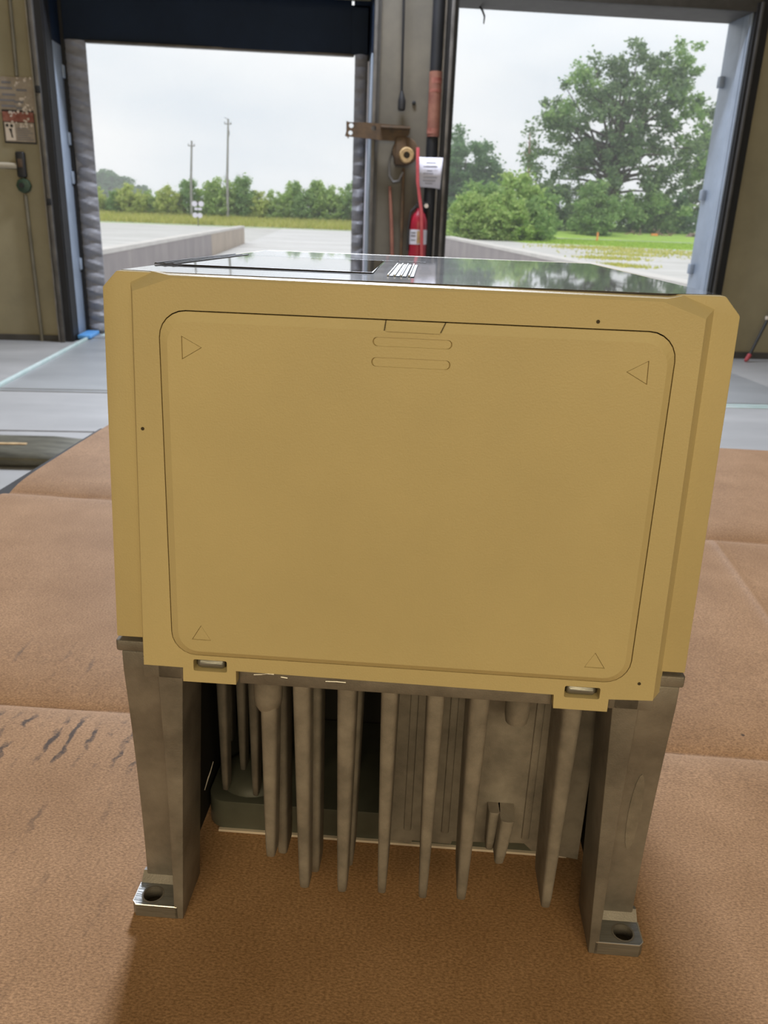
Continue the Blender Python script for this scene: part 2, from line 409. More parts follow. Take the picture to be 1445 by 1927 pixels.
rng = random.Random(3)
s1 = empty('dock_seal_pad', (0, 0, 0)); setp(s1, 'creased grey vinyl dock seal pad left of the left doorway', 'dock seal')
pad_mesh(-2.112, -1.948, 7.63, 7.665, .02, 2.358, 1, rng).build('cover', M['pad'], s1, smooth=True, angle=50)
MB().box(-2.160, -2.112, 7.605, 7.67, .02, 2.7).build('backing_board', M['track'], s1)
s2 = empty('dock_seal_pad', (0, 0, 0)); setp(s2, 'narrow dark grey vinyl dock seal pad beside the middle post', 'dock seal')
pad_mesh(.243, .345, 7.63, 7.665, .02, 2.36, -1, rng).build('cover', M['pad'], s2, smooth=True, angle=50)
MB().box(.345, .40, 7.605, 7.67, .02, 2.7).build('backing_board', M['track'], s2)
hc = empty('head_curtain', (0, 0, 0)); setp(hc, 'dark navy vinyl head curtain across the top of the left doorway', 'dock seal')
cm = MB(); n = 24
cm.loft([[(x, 7.62 + .02 * math.sin(x * 3.1), 2.356), (x, 7.60 + .015 * math.sin(x * 2.0), 3.2), (x, 7.66, 3.2), (x, 7.66 + .02 * math.sin(x * 3.1), 2.356)] for x in [-2.16 + (2.16 + .21) * i / n for i in range(n + 1)]])
cm.build('curtain', M['navy'], hc, smooth=True)
MB().box(.21, .40, 7.605, 7.66, 2.36, 2.712).build('corner_piece', M['navy'], hc)
MB().box(.21, .40, 7.605, 7.66, 2.752, 3.2).build('corner_piece', M['navy'], hc)
MB().box(.23, .40, 7.605, 7.66, 2.70, 2.76).build('corner_piece', M['navy'], hc)
cm = MB().box(-1.95, .235, 7.61, 7.67, 2.345, 2.362); cm.build('hem', M['track_grey'], hc, bevel=.004)

# dock levelers
for nm, x0, x1, lab in (('dock_leveler', -2.03, .30, 'pale steel dock leveler plate in the floor before the left doorway'), ('dock_leveler', 1.10, 3.34, 'pale steel dock leveler plate in the floor before the right doorway')):
    t = setp(empty(nm, ((x0 + x1) / 2, 5.15, 0)), lab, 'dock leveler'); hw = (x1 - x0) / 2
    MB().box(-hw, hw, 0.05, 2.2, 0, .010).build('deck_plate', M['plate'], t, bevel=.003)
    MB().box(-hw, hw, 2.205, 2.62, 0, .016).build('lip_plate', M['plate'], t, bevel=.003)
    if x0 < 0:
        MB().box(-hw - .028, -hw - .002, .02, 2.6, 0, .03).build('side_angle', M['green_paint'], t, bevel=.004)
        MB().box(-hw, hw, .0, .045, 0, .006).build('hinge_strip', M['plate'], t, bevel=.002)
        MB().box(-hw + .05, -hw + .28, 2.3, 2.58, .0165, .019).build('paint_patch', M['green_paint'], t)
    else:
        MB().box(-hw, hw, .0, .045, 0, .006).build('hinge_strip', M['green_paint'], t, bevel=.002)
        MB().box(-hw, hw, -.055, -.012, 0, .004).build('paint_stripe', M['green_paint'], t, bevel=.001)
bw = MB().box(-2.118, -2.01, 7.25, 7.56, 0.016, .05).build('floor_wedge', M['bright_blue'], bevel=.008)
setp(bw, 'bright blue plastic wedge at the foot of the left jamb', 'wedge')

# ------------------------------------------------------------------ things on the left wall
sg = setp(empty('paper_sign', (-2.40, 7.2, 1.89)), 'peeling whitish paper sign above the red and white sign', 'sign')
MB().box(-.145, .145, -.008, 0, -.13, .125).build('sheet', M['sign_white'], sg, bevel=.002)
for i, (x, z, wd) in enumerate(((-.06, .085, .07), (-.075, .045, .11), (.05, .035, .08), (-.05, .0, .10), (-.07, -.04, .12), (.02, -.05, .07), (-.06, -.08, .11), (.03, -.092, .07))):
    MB().box(x - wd / 2, x + wd / 2, -.0105, -.008, z - .008, z + .008).build('text_line', M['ink'], sg)
r3 = random.Random(5)
for i in range(26):
    x = r3.uniform(.0, .13) if i < 20 else r3.uniform(-.14, .13); z = (r3.choice((r3.uniform(.06, .12), r3.uniform(-.12, .0))) if x < .09 else r3.uniform(-.12, .12)) if i < 20 else -.125
    s = r3.uniform(.007, .017); k = 7
    ring = [(x + s * math.cos(a) * r3.uniform(.7, 1.1), z + s * math.sin(a) * r3.uniform(.7, 1.1)) for a in [2 * math.pi * q / k for q in range(k)]]
    MB().loft([[(p[0], -.0085, p[1]) for p in ring], [(x + (p[0] - x) * .7, -.016, z + (p[1] - z) * .7) for p in ring]]).build('paint_flake', M['flake'], sg)
sg = setp(empty('warning_sign', (-2.395, 7.2, 1.66)), 'worn red and white warning sign with a black frame', 'sign')
MB().box(-.125, .12, -.010, 0, -.115, .125).build('backing', M['black'], sg, bevel=.003)
MB().box(-.115, .113, -.0125, -.010, -.103, .035).build('white_field', M['sign_white'], sg)
MB().box(-.12, .116, -.0125, -.010, .040, .110).build('red_field', M['sign_red'], sg)
MB().box(-.108, -.035, -.0135, -.0125, -.095, .030).build('pictogram_field', M['flake'], sg)
for bx, bz, bw_, bh in ((-.092, .012, .012, .010), (-.058, .010, .012, .010)):
    MB().tube([(bx, -.0136, bz), (bx, -.0150, bz)], bw_, 12).build('pictogram_dot', M['black'], sg)
MB().loft([[(x, y, z) for x, z in ((-.082, -.01), (-.058, -.01), (-.060, -.04), (-.054, -.075), (-.066, -.075), (-.070, -.045))] for y in (-.0136, -.0145)]).build('pictogram_figure', M['black'], sg)
for i in range(6):
    MB().box(-.02, .10 - .02 * (i % 3), -.0135, -.0125, -.090 + i * .016, -.084 + i * .016).build('text_line', M['ink'], sg)
for i in range(15):
    x = r3.uniform(-.06, .11); z = r3.uniform(.0, .07) if x > 0 else r3.uniform(.03, .10); s = r3.uniform(.006, .014); k = 7
    ring = [(x + s * math.cos(a) * r3.uniform(.6, 1.2), z + s * math.sin(a) * r3.uniform(.6, 1.2)) for a in [2 * math.pi * q / k for q in range(k)]]
    MB().loft([[(p[0], -.0125, p[1]) for p in ring], [(x + (p[0] - x) * .7, -.018, z + (p[1] - z) * .7) for p in ring]]).build('paint_flake', M['flake'], sg)
sw = setp(empty('switch_box', (-2.408, 7.2, 1.40)), 'dark conduit switch box under the warning sign', 'switch')
MB().box(-.035, .035, -.05, 0, -.105, .085).build('housing', M['black'], sw, bevel=.014, seg=3)
MB().box(-.018, .018, -.056, -.05, -.03, .03).build('cover_plate', M['rust'], sw, bevel=.003)
MB().tube([(-.45, -.03, -.02), (-.03, -.03, -.02)], .022, 12).build('white_pipe', M['white_pipe'], sw, smooth=True)
bt = setp(empty('push_button_box', (-2.405, 7.2, 1.235)), 'green push button box on the conduit below the switch box', 'switch')
MB().tube([(0, 0, 0), (0, -.045, 0)], .058, 8).build('housing', M['green_box'], bt, bevel=.008)
MB().tube([(-.01, -.045, 0), (-.01, -.06, 0)], .02, 14).build('button', M['black'], bt, smooth=True)
cd = MB().tube([(-2.405, 7.178, 1.17), (-2.402, 7.178, .6), (-2.395, 7.178, 0.0)], .014, 10).build('floor_conduit', M['conduit'], smooth=True)
setp(cd, 'thin grey conduit running down the left wall to the floor', 'pipe')
cd = MB().tube([(-2.405, 7.178, 1.29), (-2.405, 7.178, 1.31)], .014, 10).build('conduit_nipple', M['conduit'], bt)
cd.location = (2.405, -7.2, -1.235)
cd = MB().tube([(-2.372, 7.178, 2.02), (-2.352, 7.178, 3.2)], .013, 10).build('upper_conduit', M['conduit'], smooth=True)
setp(cd, 'painted conduit running up the left wall above the signs', 'pipe')

# ------------------------------------------------------------------ things on the middle post
b_ = setp(empty('rusty_bracket', (.42, 7.08, 1.75)), 'rusty horizontal bracket arm with holes across the middle post', 'bracket')
hole = lambda cx, cz, r: [(cx + r * math.cos(2 * math.pi * k / 12), cz + r * math.sin(2 * math.pi * k / 12)) for k in range(12)]
pl = plate([(-.252, .055), (-.225, .048), (-.10, .052), (.255, .038), (.255, -.012), (.245, -.030), (.16, -.075), (.02, -.072), (-.228, -.056), (-.235, -.075), (-.243, -.058), (-.262, -.052), (-.252, -.02)],
           [hole(-.213, .024, .018), hole(-.218, -.028, .017), hole(-.033, .012, .020)], lambda u, v, q: (u, q, v), -.012, .0)
fin_mesh(pl, 'arm_plate', M['rust'], b_)
MB().box(.02, .255, -.05, -.012, .012, .030).build('arm_rib', M['rust'], b_, bevel=.004)
MB().box(.14, .24, -.03, .07, -.25, -.04).build('wall_mount', M['rust'], b_, bevel=.02)
pu = setp(empty('rusty_pulley', (.655, 7.03, 1.575)), 'round rusty pulley with a tan hub under the bracket arm', 'pulley')
MB().tube([(-.01, .03, .03), (-.01, .07, .03)], .105, 28).build('wheel', M['rust'], pu, bevel=.012)
hub = MB(); rings = []
for r_, y_ in ((.026, .0), (.052, .0), (.060, .012), (.060, .03), (.026, .03)):
    rings.append([(r_ * math.cos(2 * math.pi * k / 20), y_, r_ * math.sin(2 * math.pi * k / 20)) for k in range(20)])
hub.loft(rings + [rings[0]], cap=False); hub.build('hub', M['tan'], pu, smooth=True)
MB().tube([(0, .02, 0), (0, .03, 0)], .028, 14).build('hub_bore', M['black'], pu)
lp = MB().tube([(.545, 7.09, 1.62), (.520, 7.09, 1.52), (.525, 7.09, 1.42), (.56, 7.09, 1.375), (.60, 7.09, 1.385), (.635, 7.09, 1.45)], .008, 8).build('cable_loop', M['steel_pipe'], smooth=True)
setp(lp, 'grey cable loop hanging left of the rusty pulley', 'cable')
rd = MB().tube([(.640, 7.10, 1.48), (.655, 7.10, .0)], .013, 8).build('rusty_rod', M['rust'], smooth=True)
setp(rd, 'thin dark rusty rod hanging straight below the pulley', 'rod')
rd = MB().tube([(.535, 7.12, 1.34), (.56, 7.09, 1.0), (.615, 7.03, 0.0)], [.012, .016, .018], 8).build('red_brown_pole', M['orange_rust'], smooth=True)
setp(rd, 'dull red brown pole leaning on the post below the cable loop', 'pole')
pk = setp(empty('hanging_cord', (.60, 7.10, 2.0)), 'black cord with a weighted end hanging down the middle post', 'cord')
MB().tube([(0, 0, .02), (-.008, 0, .5), (-.018, 0, 1.0)], .010, 8).build('cord', M['black'], pk, smooth=True)
MB().tube([(0, 0, .04), (.002, 0, .0), (.004, 0, -.03), (.004, 0, -.09), (.004, 0, -.10)], [.012, .022, .030, .030, .02], 12).build('weight', M['black'], pk, smooth=True)
bo = MB().tube([(.705, 7.15, 1.965), (.705, 7.138, 1.965)], .016, 10).build('wall_bolt', M['track'], bevel=.004); setp(bo, 'dark bolt head on the post right of the hanging cord', 'bolt')
pp = setp(empty('downpipe', (.865, 7.09, 0)), 'dark vertical pipe with a faded orange wrap on the middle post', 'pipe')
MB().tube([(0, 0, 0), (-.008, 0, 3.2)], .046, 16).build('pipe', M['track'], pp, smooth=True)
MB().tube([(.0, -.004, 1.72), (-.004, -.004, 2.185)], .050, 16).build('wrap', M['orange_rust'], pp, smooth=True)
for z, h in ((2.12, .02), (2.05, .012), (1.76, .02)):
    MB().tube([(0 - .002, -.0045, z - h), (-.002, -.0045, z + h)], .0505, 16).build('wrap_band', M['sign_red'], pp, smooth=True)
rl = MB().tube([(.918, 7.10, 0), (.918, 7.10, 3.2)], .013, 10).build('steel_rail', M['steel_pipe'], smooth=True)
setp(rl, 'slim grey steel tube beside the dark downpipe', 'pipe')
nt_ = setp(empty('paper_notice', (.845, 7.03, 1.45)), 'white paper notice taped over the dark pipe', 'notice')
pm = MB(); nx = 12
for k in range(nx + 1):
    u = k / nx; x = -.105 + .20 * u; y = .012 * math.sin(u * 5) - .02 * (u - .5) ** 2
    pm.v += [(x + .008, y, .115), (x - .004 + .010 * (1 - u), y + .006, -.110 + .012 * u - .02 * u * u)]
for k in range(nx): pm.f.append((2 * k, 2 * k + 2, 2 * k + 3, 2 * k + 1))
pn = pm.build('sheet', M['white'], nt_, smooth=True); so = pn.modifiers.new('thick', 'SOLIDIFY'); so.thickness = .0015
for i, (z, x0, x1) in enumerate(((.075, -.03, .05), (.045, -.05, .06), (.015, -.02, .02), (-.005, -.05, .03), (-.035, -.045, .06), (-.060, -.05, .05), (-.080, -.03, .03))):
    q = MB(); kk = 6
    for k in range(kk + 1):
        x = x0 + (x1 - x0) * k / kk; u = (x + .105) / .20; y = .012 * math.sin(u * 5) - .02 * (u - .5) ** 2 - .0025
        q.v += [(x, y, z + .004), (x, y, z - .004)]
    for k in range(kk): q.f.append((2 * k, 2 * k + 2, 2 * k + 3, 2 * k + 1))
    q.build('text_line', M['ink'], nt_)
fe = setp(empty('fire_extinguisher', (.775, 7.035, .60)), 'red fire extinguisher with a white label hanging on the post', 'extinguisher')
prof = [(.0, .0), (.060, .0), (.072, .015), (.074, .05), (.074, .44), (.070, .49), (.052, .535), (.028, .56), (.024, .58), (.0, .58)]
ex = MB(); ex.loft([[(r_ * math.cos(2 * math.pi * k / 28), r_ * math.sin(2 * math.pi * k / 28), z) for k in range(28)] for r_, z in prof[1:-1]]); ex.build('cylinder', M['red'], fe, smooth=True, angle=60)
MB().loft([[(.0752 * math.cos(2 * math.pi * k / 28), .0752 * math.sin(2 * math.pi * k / 28), z) for k in range(28)] for z in (.30, .415)], cap=False).build('label', M['white'], fe, smooth=True)
for i, (z0, z1, a0, a1, mt) in enumerate(((.31, .405, 258, 285, 'tan'), (.36, .372, 215, 250, 'ink'), (.33, .338, 215, 250, 'ink'), (.175, .205, 225, 250, 'flake'), (.385, .395, 215, 250, 'ink'))):
    q = MB()
    for k in range(7):
        a = math.radians(a0 + (a1 - a0) * k / 6); q.v += [(.0762 * math.cos(a), .0762 * math.sin(a), z0), (.0762 * math.cos(a), .0762 * math.sin(a), z1)]
    for k in range(6): q.f.append((2 * k, 2 * k + 2, 2 * k + 3, 2 * k + 1))
    q.build('label_print', M[mt], fe)
MB().box(-.03, .03, -.018, .018, .575, .61).build('valve', M['black'], fe, bevel=.006)
MB().box(-.02, .085, -.012, .012, .615, .628).build('lever', M['black'], fe, bevel=.004)
MB().tube([(.055, -.02, .60), (.055, -.035, .60)], .017, 14).build('gauge', M['flake'], fe, smooth=True)
MB().tube([(-.03, -.02, .59), (-.07, -.03, .55), (-.085, -.03, .42), (-.082, -.03, .25)], .010, 8).build('hose', M['black'], fe, smooth=True)
rb = MB(); rb.loft([[(x - .013, y, z), (x + .013, y, z), (x + .013, y + .012, z), (x - .013, y + .012, z)] for x, y, z in ((.737, 6.985, 1.63), (.745, 6.96, 1.38), (.785, 6.93, 1.15), (.815, 6.915, .6), (.82, 6.90, 0))])
setp(rb.build('red_bar', M['pink_red'], bevel=.003), 'long worn red bar leaning in front of the fire extinguisher', 'bar')

# ------------------------------------------------------------------ right wall bits, floor beam
rw = setp(empty('pry_bar', (3.77, 7.02, .0)), 'black bar with a red tip leaning on the right wall', 'bar')
MB().tube([(.035, 0, .06), (.31, .13, .66)], .013, 8).build('shaft', M['black'], rw, smooth=True)
MB().tube([(-.005, -.02, .010), (.012, -.012, .024), (.038, .001, .065)], [.012, .019, .019], 10).build('tip', M['pink_red'], rw, smooth=True)
MB().box(.155, .185, .05, .08, .365, .395).build('white_clip', M['flake'], rw, bevel=.005)
bm_ = setp(empty('steel_fork', (-1.9, 3.55, .0)), 'flat dusty dark olive steel fork lying on the floor left of the bench', 'fork')
ft_ = MB(); sec_ = [(0, .012), (.0, .045), (.03, .066), (.09, .074), (.30, .070), (.345, .050), (.35, .012)]
ft_.loft([[(x, y + dy_, z * k_) for y, z in sec_] for x, dy_, k_ in ((-1.3, .02, 1), (.2, .01, 1), (.62, .0, 1), (.78, .0, .8), (.84, .0, .45))]); ft_.build('blade', M['olive_steel'], bm_, bevel=.006)
MB().box(-1.2, .55, .125, .150, .070, .078).build('highlight_strip', M['tan'], bm_, bevel=.003)  # tan strip paints the highlight line along the blade
MB().box(-1.25, .70, .02, .33, 0, .014).build('base_strip', M['bench'], bm_)

# ------------------------------------------------------------------ bench and cardboard
PSI = -math.radians(7.8)
OX = Vector((.027, .2503, .8383))
tb = setp(empty('work_bench', (OX.x, OX.y, 0), PSI), 'dark grey steel work bench under the cardboard sheet', 'table')
H = OX.z - .0107
tops = [(-.4560, -.75), (.75, -.75), (.75, .845), (-.4500, .815)]
MB().loft([[(x, y, H - .03) for x, y in tops], [(x, y, H) for x, y in tops]]).build('top', M['bench'], tb, bevel=.002)
for x, y in ((-.38, -.70), (.70, -.70), (.70, .76), (-.38, .74)):
    MB().box(x - .025, x + .025, y - .025, y + .025, 0, H - .03).build('leg', M['bench'], tb)

cb = empty('cardboard_sheet', OX, PSI); setp(cb, 'creased brown cardboard sheet spread over the bench', 'cardboard')


def card_z(x, y):
    z = 0.0
    for c0, sl, dep in ((.1525, -.004, .0066), (.508, -.028, .0070)):
        t_ = y - (c0 + sl * x)
        z -= dep * math.exp(-abs(t_) / (.0095 if t_ < 0 else .019))
    if .15 < y < .50:
        t_ = x - (.2846 - (.489 - y) * .0537)
        f_ = min(1, (y - .15) / .03, (.50 - y) / .02)
        z += f_ * .0022 * (math.exp(-t_ / .010) if t_ > 0 else math.exp(t_ / .0035))
    z += .0005 * math.sin(9 * x + 2) * math.sin(7 * y) * (1 if abs(x) > .12 or y > .3 else 0)
    return z


ys = sorted(set([round(-.36 + .012 * i, 4) for i in range(101)] + [round(.1525 + d, 4) for d in (-.006, -.004, -.002, -.001, 0, .001, .002, .004, .006, .008)] + [round(.508 + d, 4) for d in (-.022, -.018, -.014, -.010, -.006, -.003, 0, .003, .006, .010, .014, .018)]))
xs = sorted(set([round(-.428 + .018 * i, 4) for i in range(59)] + [round(.262 + .0018 * i, 4) for i in range(17)]))
cmx = MB(); ny_, nx_ = len(ys), len(xs)
yend = lambda x: .858 + .02 * (x - .42) + (.004 * math.sin(20 * x) if x < 0 else 0)
for y in ys:
    for x in xs:
        yy = min(y, yend(x)); xx = x if x > xs[0] else -.4275 + .004 * math.sin(yy * 7) * max(0, yy - .5)
        cmx.v.append((xx, yy, card_z(xx, yy)))
top_n = len(cmx.v)
for y in ys:
    for x in xs:
        yy = min(y, yend(x)); xx = x if x > xs[0] else -.4275 + .004 * math.sin(yy * 7) * max(0, yy - .5)
        cmx.v.append((xx, yy, -.0105))
rows = [j for j in range(ny_ - 1) if ys[j] < .86]
for j in rows:
    for i in range(nx_ - 1):
        a = j * nx_ + i
        cmx.f.append((a, a + 1, a + nx_ + 1, a + nx_))
for j in rows:
    a = j * nx_; cmx.f.append((a, a + nx_, a + nx_ + top_n, a + top_n))
    a = j * nx_ + nx_ - 1; cmx.f.append((a, a + nx_, a + nx_ + top_n, a + top_n))
jl = rows[-1] + 1
for i in range(nx_ - 1):
    a = jl * nx_ + i; cmx.f.append((a, a + 1, a + 1 + top_n, a + top_n))
    cmx.f.append((i, i + 1, i + 1 + top_n, i + top_n))
sheet = cmx.build('sheet', M['card'], cb, smooth=True, angle=40)

# ------------------------------------------------------------------ the drive unit
D = setp(empty('motor_drive', OX, PSI), 'ochre yellow motor drive with grey cast legs and heat sink fins standing on cardboard', 'motor drive')
T3 = math.tan(math.radians(3.0))
fy = lambda z: (z - .1235) * T3
FN = lambda u, v, q: (u, fy(v) + q, v)
# cover body: side strips, chamfered top edges, extruded along the depth, slightly lower at the back
TOP = lambda y: .2620 - (y - .007) * math.tan(math.radians(.5))


def body_ring(y0, back):
    pts = [(-.1037, .1320), (-.1011, .2566), (-.0962, .2618), (.0966, .2618), (.1019, .2560), (.1032, .1320)]
    out = []
    for x, z in pts:
        if back:
            zz = z - (.0019 if z > .2 else 0); xx = x * .955; out.append((xx, .238, zz))
        else: out.append((x, .0055 + fy(z), z))
    return out


r0 = body_ring(0, False); r1 = body_ring(0, True)
rm = [tuple(a + (b - a) * .93 for a, b in zip(p, q)) for p, q in zip(r0, r1)]
rm = [(p[0] * 1.03, p[1], p[2]) for p in rm]
body = MB().loft([r0, rm, r1]).build('cover_body', M['yellow'], D, bevel=.0006, seg=2)
# front frame: outline with the two tabs, hole for the panel and the two latch windows
fo = [(-.0919, .1244), (-.0774, .1243), (-.0775, .1187), (-.0579, .1187), (-.0579, .1242), (.0568, .1234), (.0571, .1180), (.0762, .1180), (.0762, .1230), (.0916, .1236), (.0898, .2552), (.0764, .2598), (-.0763, .2606), (-.0892, .2561)]
PX0, PX1, PZ0, PZ1 = -.0808, .0820, .1300, .2506
hole_p = rrect(PX0 - .0004, PX1 + .0004, PZ0 - .0004, PZ1 + .0004, .0090)
winL = rrect(-.0735, -.0612, .1233, .1279, .0006, 2); winR = rrect(.0604, .0729, .1227, .1272, .0006, 2)
fm = plate(fo, [hole_p, winL, winR], FN, 0.0, .0045)
fin_mesh(fm, 'front_frame', M['yellow'], D)
# flared sides and top corners of the frame
fl_front = [(-.0919, .1244), (-.0892, .2561), (-.0763, .2606), (.0764, .2598), (.0898, .2552), (.0916, .1236)]
fl_mid = [(-.0922, .1244), (-.0896, .2565), (-.0775, .2614), (.0776, .2607), (.0903, .2557), (.0920, .1236)]
fl_back = [(-.0944, .1244), (-.0920, .2588), (-.0850, .2620), (.0850, .2616), (.0942, .2582), (.0956, .1236)]
sk = MB(); b0 = 0
for ring, q in ((fl_front, .0), (fl_mid, .0010), (fl_back, .0064)):
    sk.v += [FN(x, z, q) for x, z in ring]
for k in range(2):
    for i in range(5):
        sk.f.append((k * 6 + i, k * 6 + i + 1, (k + 1) * 6 + i + 1, (k + 1) * 6 + i))
sk.build('frame_flange', M['yellow'], D, smooth=True, angle=28)
MB().loft([[FN(x, z, q) for x, z in hole_p] for q in (.0030, .0034)]).build('seam_backing', M['seam'], D)
# access panel: proud with a bevelled rim, sunk marks
o0 = rrect(PX0, PX1, PZ0, PZ1, .0086); o1 = rrect(PX0 + .0027, PX1 - .0023, PZ0 + .0021, PZ1 - .0030, .0072)
tri = lambda pts: [tuple(p) for p in pts]
marks = {'tl': [(-.0734, .2432), (-.0734, .2357), (-.0668, .2397)], 'tr': [(.0740, .2422), (.0674, .2384), (.0743, .2347)],
         'bl': [(-.0698, .1424), (-.0733, .1366), (-.0663, .1366)], 'br': [(.0691, .1417), (.0658, .1358), (.0730, .1358)]}
slots = [rrect(-.0122, .0129, .2428, .2456, .0014, 4), rrect(-.0124, .0127, .2364, .2393, .0014, 4)]
pk_holes = list(marks.values()) + slots
RISE = -.0016
pmesh = plate(o1, pk_holes, FN, RISE, RISE + .0003)
bmp = bmesh.new(); bmp.from_mesh(pmesh)
va = [bmp.verts.new(FN(x, z, .0028)) for x, z in o0]; vb = [bmp.verts.new(FN(x, z, -.0002)) for x, z in o0]; vc = [bmp.verts.new(FN(x, z, RISE)) for x, z in o1]
for A, B in ((va, vb), (vb, vc)):
    for i in range(len(A)): bmp.faces.new((A[i], A[(i + 1) % len(A)], B[(i + 1) % len(A)], B[i]))
bmesh.ops.remove_doubles(bmp, verts=bmp.verts, dist=1e-6)
bmp.to_mesh(pmesh); bmp.free()
panel = fin_mesh(pmesh, 'access_panel', M['yellow_panel'], D)


def shrink(lp, d):
    cx = sum(p[0] for p in lp) / len(lp); cz = sum(p[1] for p in lp) / len(lp)
    s_ = 1 - d / (sum(math.hypot(p[0] - cx, p[1] - cz) for p in lp) / len(lp))
    return [(cx + (p[0] - cx) * s_, cz + (p[1] - cz) * s_) for p in lp]


for nm, lp in [('triangle_mark', l) for l in marks.values()] + [('grip_slot', l) for l in slots]:
    q = MB(); n = len(lp)
    q.v += [FN(x, z, RISE) for x, z in lp] + [FN(x, z, RISE + .0007) for x, z in shrink(lp, .00022)] + [FN(x, z, RISE + .00025) for x, z in shrink(lp, .0004)]
    for k in range(2):
        for i in range(n): q.f.append((k * n + i, k * n + (i + 1) % n, (k + 1) * n + (i + 1) % n, (k + 1) * n + i))
    q.f.append(tuple(2 * n + i for i in range(n)))
    q.build(nm, M['yellow_panel'], panel)
# latch tongue in the top rim
tg = MB().loft([[FN(-.0085, .2505, -.0002), FN(.0104, .2503, -.0002), FN(.0088, .2474, RISE - .0004), FN(-.0080, .2475, RISE - .0004)],
                [FN(-.0085, .2505, .001), FN(.0104, .2503, .001), FN(.0088, .2474, 0), FN(-.0080, .2475, 0)]]).build('latch_tongue', M['yellow_panel'], panel)
for x0, x1 in ((-.0086, -.0083), (.0090, .0104)):
    MB().loft([[FN(x1 - .00012, .2507, -.0006), FN(x1 + .00016, .2507, -.0006), FN(x0 + .00016, .2478, RISE - .0005), FN(x0 - .00012, .2478, RISE - .0005)],
               [FN(x1 - .0001, .2507, .001), FN(x1 + .0001, .2507, .001), FN(x0 + .0001, .2478, 0), FN(x0 - .0001, .2478, 0)]]).build('tongue_seam', M['seam'], panel)
for wn in (winL, winR):
    x0 = min(p[0] for p in wn); x1 = max(p[0] for p in wn); z0 = min(p[1] for p in wn); z1 = max(p[1] for p in wn)
    zc_ = (z0 + z1) / 2 - .0001
    lt = MB().loft([[FN(x, zc_ + r_ * 1.25 * math.cos(2 * math.pi * k / 14), .0026 + r_ * math.sin(2 * math.pi * k / 14)) for k in range(14)] for x, r_ in ((x0 + .0010, .0008), (x0 + .0014, .0014), (x0 + .0024, .0016), (x1 - .0024, .0016), (x1 - .0016, .0013), (x1 - .0013, .0008))]).build('latch_bar', M['machined'], D, smooth=True, angle=60)
    lt['label'] = 'shiny metal latch bar'
    MB().loft([[FN(x, z, q) for x, z in rrect(x0 - .001, x1 + .001, z0 - .001, z1 + .001, .0006, 2)] for q in (.0042, .0046)]).build('latch_pocket', M['seam'], D)
for x, z in ((.0573, .2531), (-.0880, .2120), (-.0625, .1605), (.0860, .1300)):
    MB().tube([FN(x, z, -.0002), FN(x, z, .0002)], .0006, 7).build('paint_chip', M['seam'], D)

# top film with window and ribs
ty = lambda x, y, dz=0: (x, y, TOP(y) + dz)
fo_t = [(-.0762, .0070), (.0762, .0070), (.0966, .0160), (.0935, .2050), (.0840, .2080), (.0090, .2370), (-.0840, .2340), (-.0935, .2080), (-.0966, .0160)]
fo_t = [(-.0790, .0118), (.0785, .0116), (.0860, .0150), (.0962, .0165), (.0920, .2300), (-.0920, .2300), (-.0958, .0165), (-.0860, .0150)]
film = MB().loft([[ty(x, y, -.0006) for x, y in fo_t], [ty(x, y, .0) for x, y in fo_t]]).build('top_film', M['film'], D)
film['label'] = 'glossy dark film on the top face'
win_o = [(-.0880, .0520), (-.0168, .0500), (-.0185, .1500), (-.0880, .1500)]
MB().loft([[ty(x, y, .0001) for x, y in win_o], [ty(x, y, .0004) for x, y in win_o]]).build('label_window', M['film_glass'], film)


def strip(a, b, wd, h, mt, nm):
    a = Vector(a); b = Vector(b); d = (b - a).normalized(); s_ = Vector((-d.y, d.x)) * wd / 2
    q = [(a + s_), (a - s_), (b - s_), (b + s_)]
    q2 = [(a + s_ * .6), (a - s_ * .6), (b - s_ * .6), (b + s_ * .6)]
    return MB().loft([[ty(p.x, p.y, .0002) for p in q], [ty(p.x, p.y, h) for p in q2]]).build(nm, mt, film)


for xx in (-.0962, -.0930, -.0898):
    strip((xx, .0515), (xx + .0045, .1540), .0011, .0007, M['dark_line'], 'border_rib')
strip((-.0965, .0512), (-.0165, .0494), .0013, .0005, M['dark_line'], 'border_rib')
strip((-.0165, .0494), (-.0195, .152), .0008, .0004, M['dark_line'], 'border_rib')
strip((-.0915, .1520), (.0010, .1520), .0014, .0004, M['dark_line'], 'border_rib')
for xx in (-.0101, -.0078, -.0055, -.0028):
    strip((xx, .0382), (xx - .0010, .1250), .0007, .0007, M['rib_highlight'], 'raised_rib')
    strip((xx + .0011, .0382), (xx + .0001, .1250), .0014, .0003, M['dark_line'], 'rib_groove')

# casting: flange with rounded front corners, base slab with tab notches


def ext_z(outline, z0, z1): return MB().loft([[(x, y, z0) for x, y in outline], [(x, y, z1) for x, y in outline]])


fr = rrect(-.1046, .1040, .0062, .2330, .0012, 3)
ext_z(fr, .1257, .1302).build('flange', M['cast'], D, bevel=.0007)
notch = [(-.0935, .0030), (-.0784, .0030), (-.0784, .0130), (-.0574, .0130), (-.0574, .0030), (.0567, .0030), (.0567, .0130), (.0770, .0130), (.0770, .0030), (.0930, .0030), (.0950, .2300), (-.0955, .2300)]
ext_z(notch, .1172, .1259).build('heat_sink_base', M['cast'], D, bevel=.0005)
for pts_ in ([(-.0520, .1214), (-.0490, .1217), (-.0470, .1222), (-.0445, .1221)], [(-.0255, .1206), (-.0215, .1208), (-.0180, .1207)], [(-.0420, .1212), (-.0395, .1209)]):
    MB().tube([(x, .00295, z) for x, z in pts_], .00022, 5).build('bright_scratch', M['bright'], D)
MB().box(-.101, .101, .0120, .232, .1300, .1330).build('gasket', M['seam'], D)


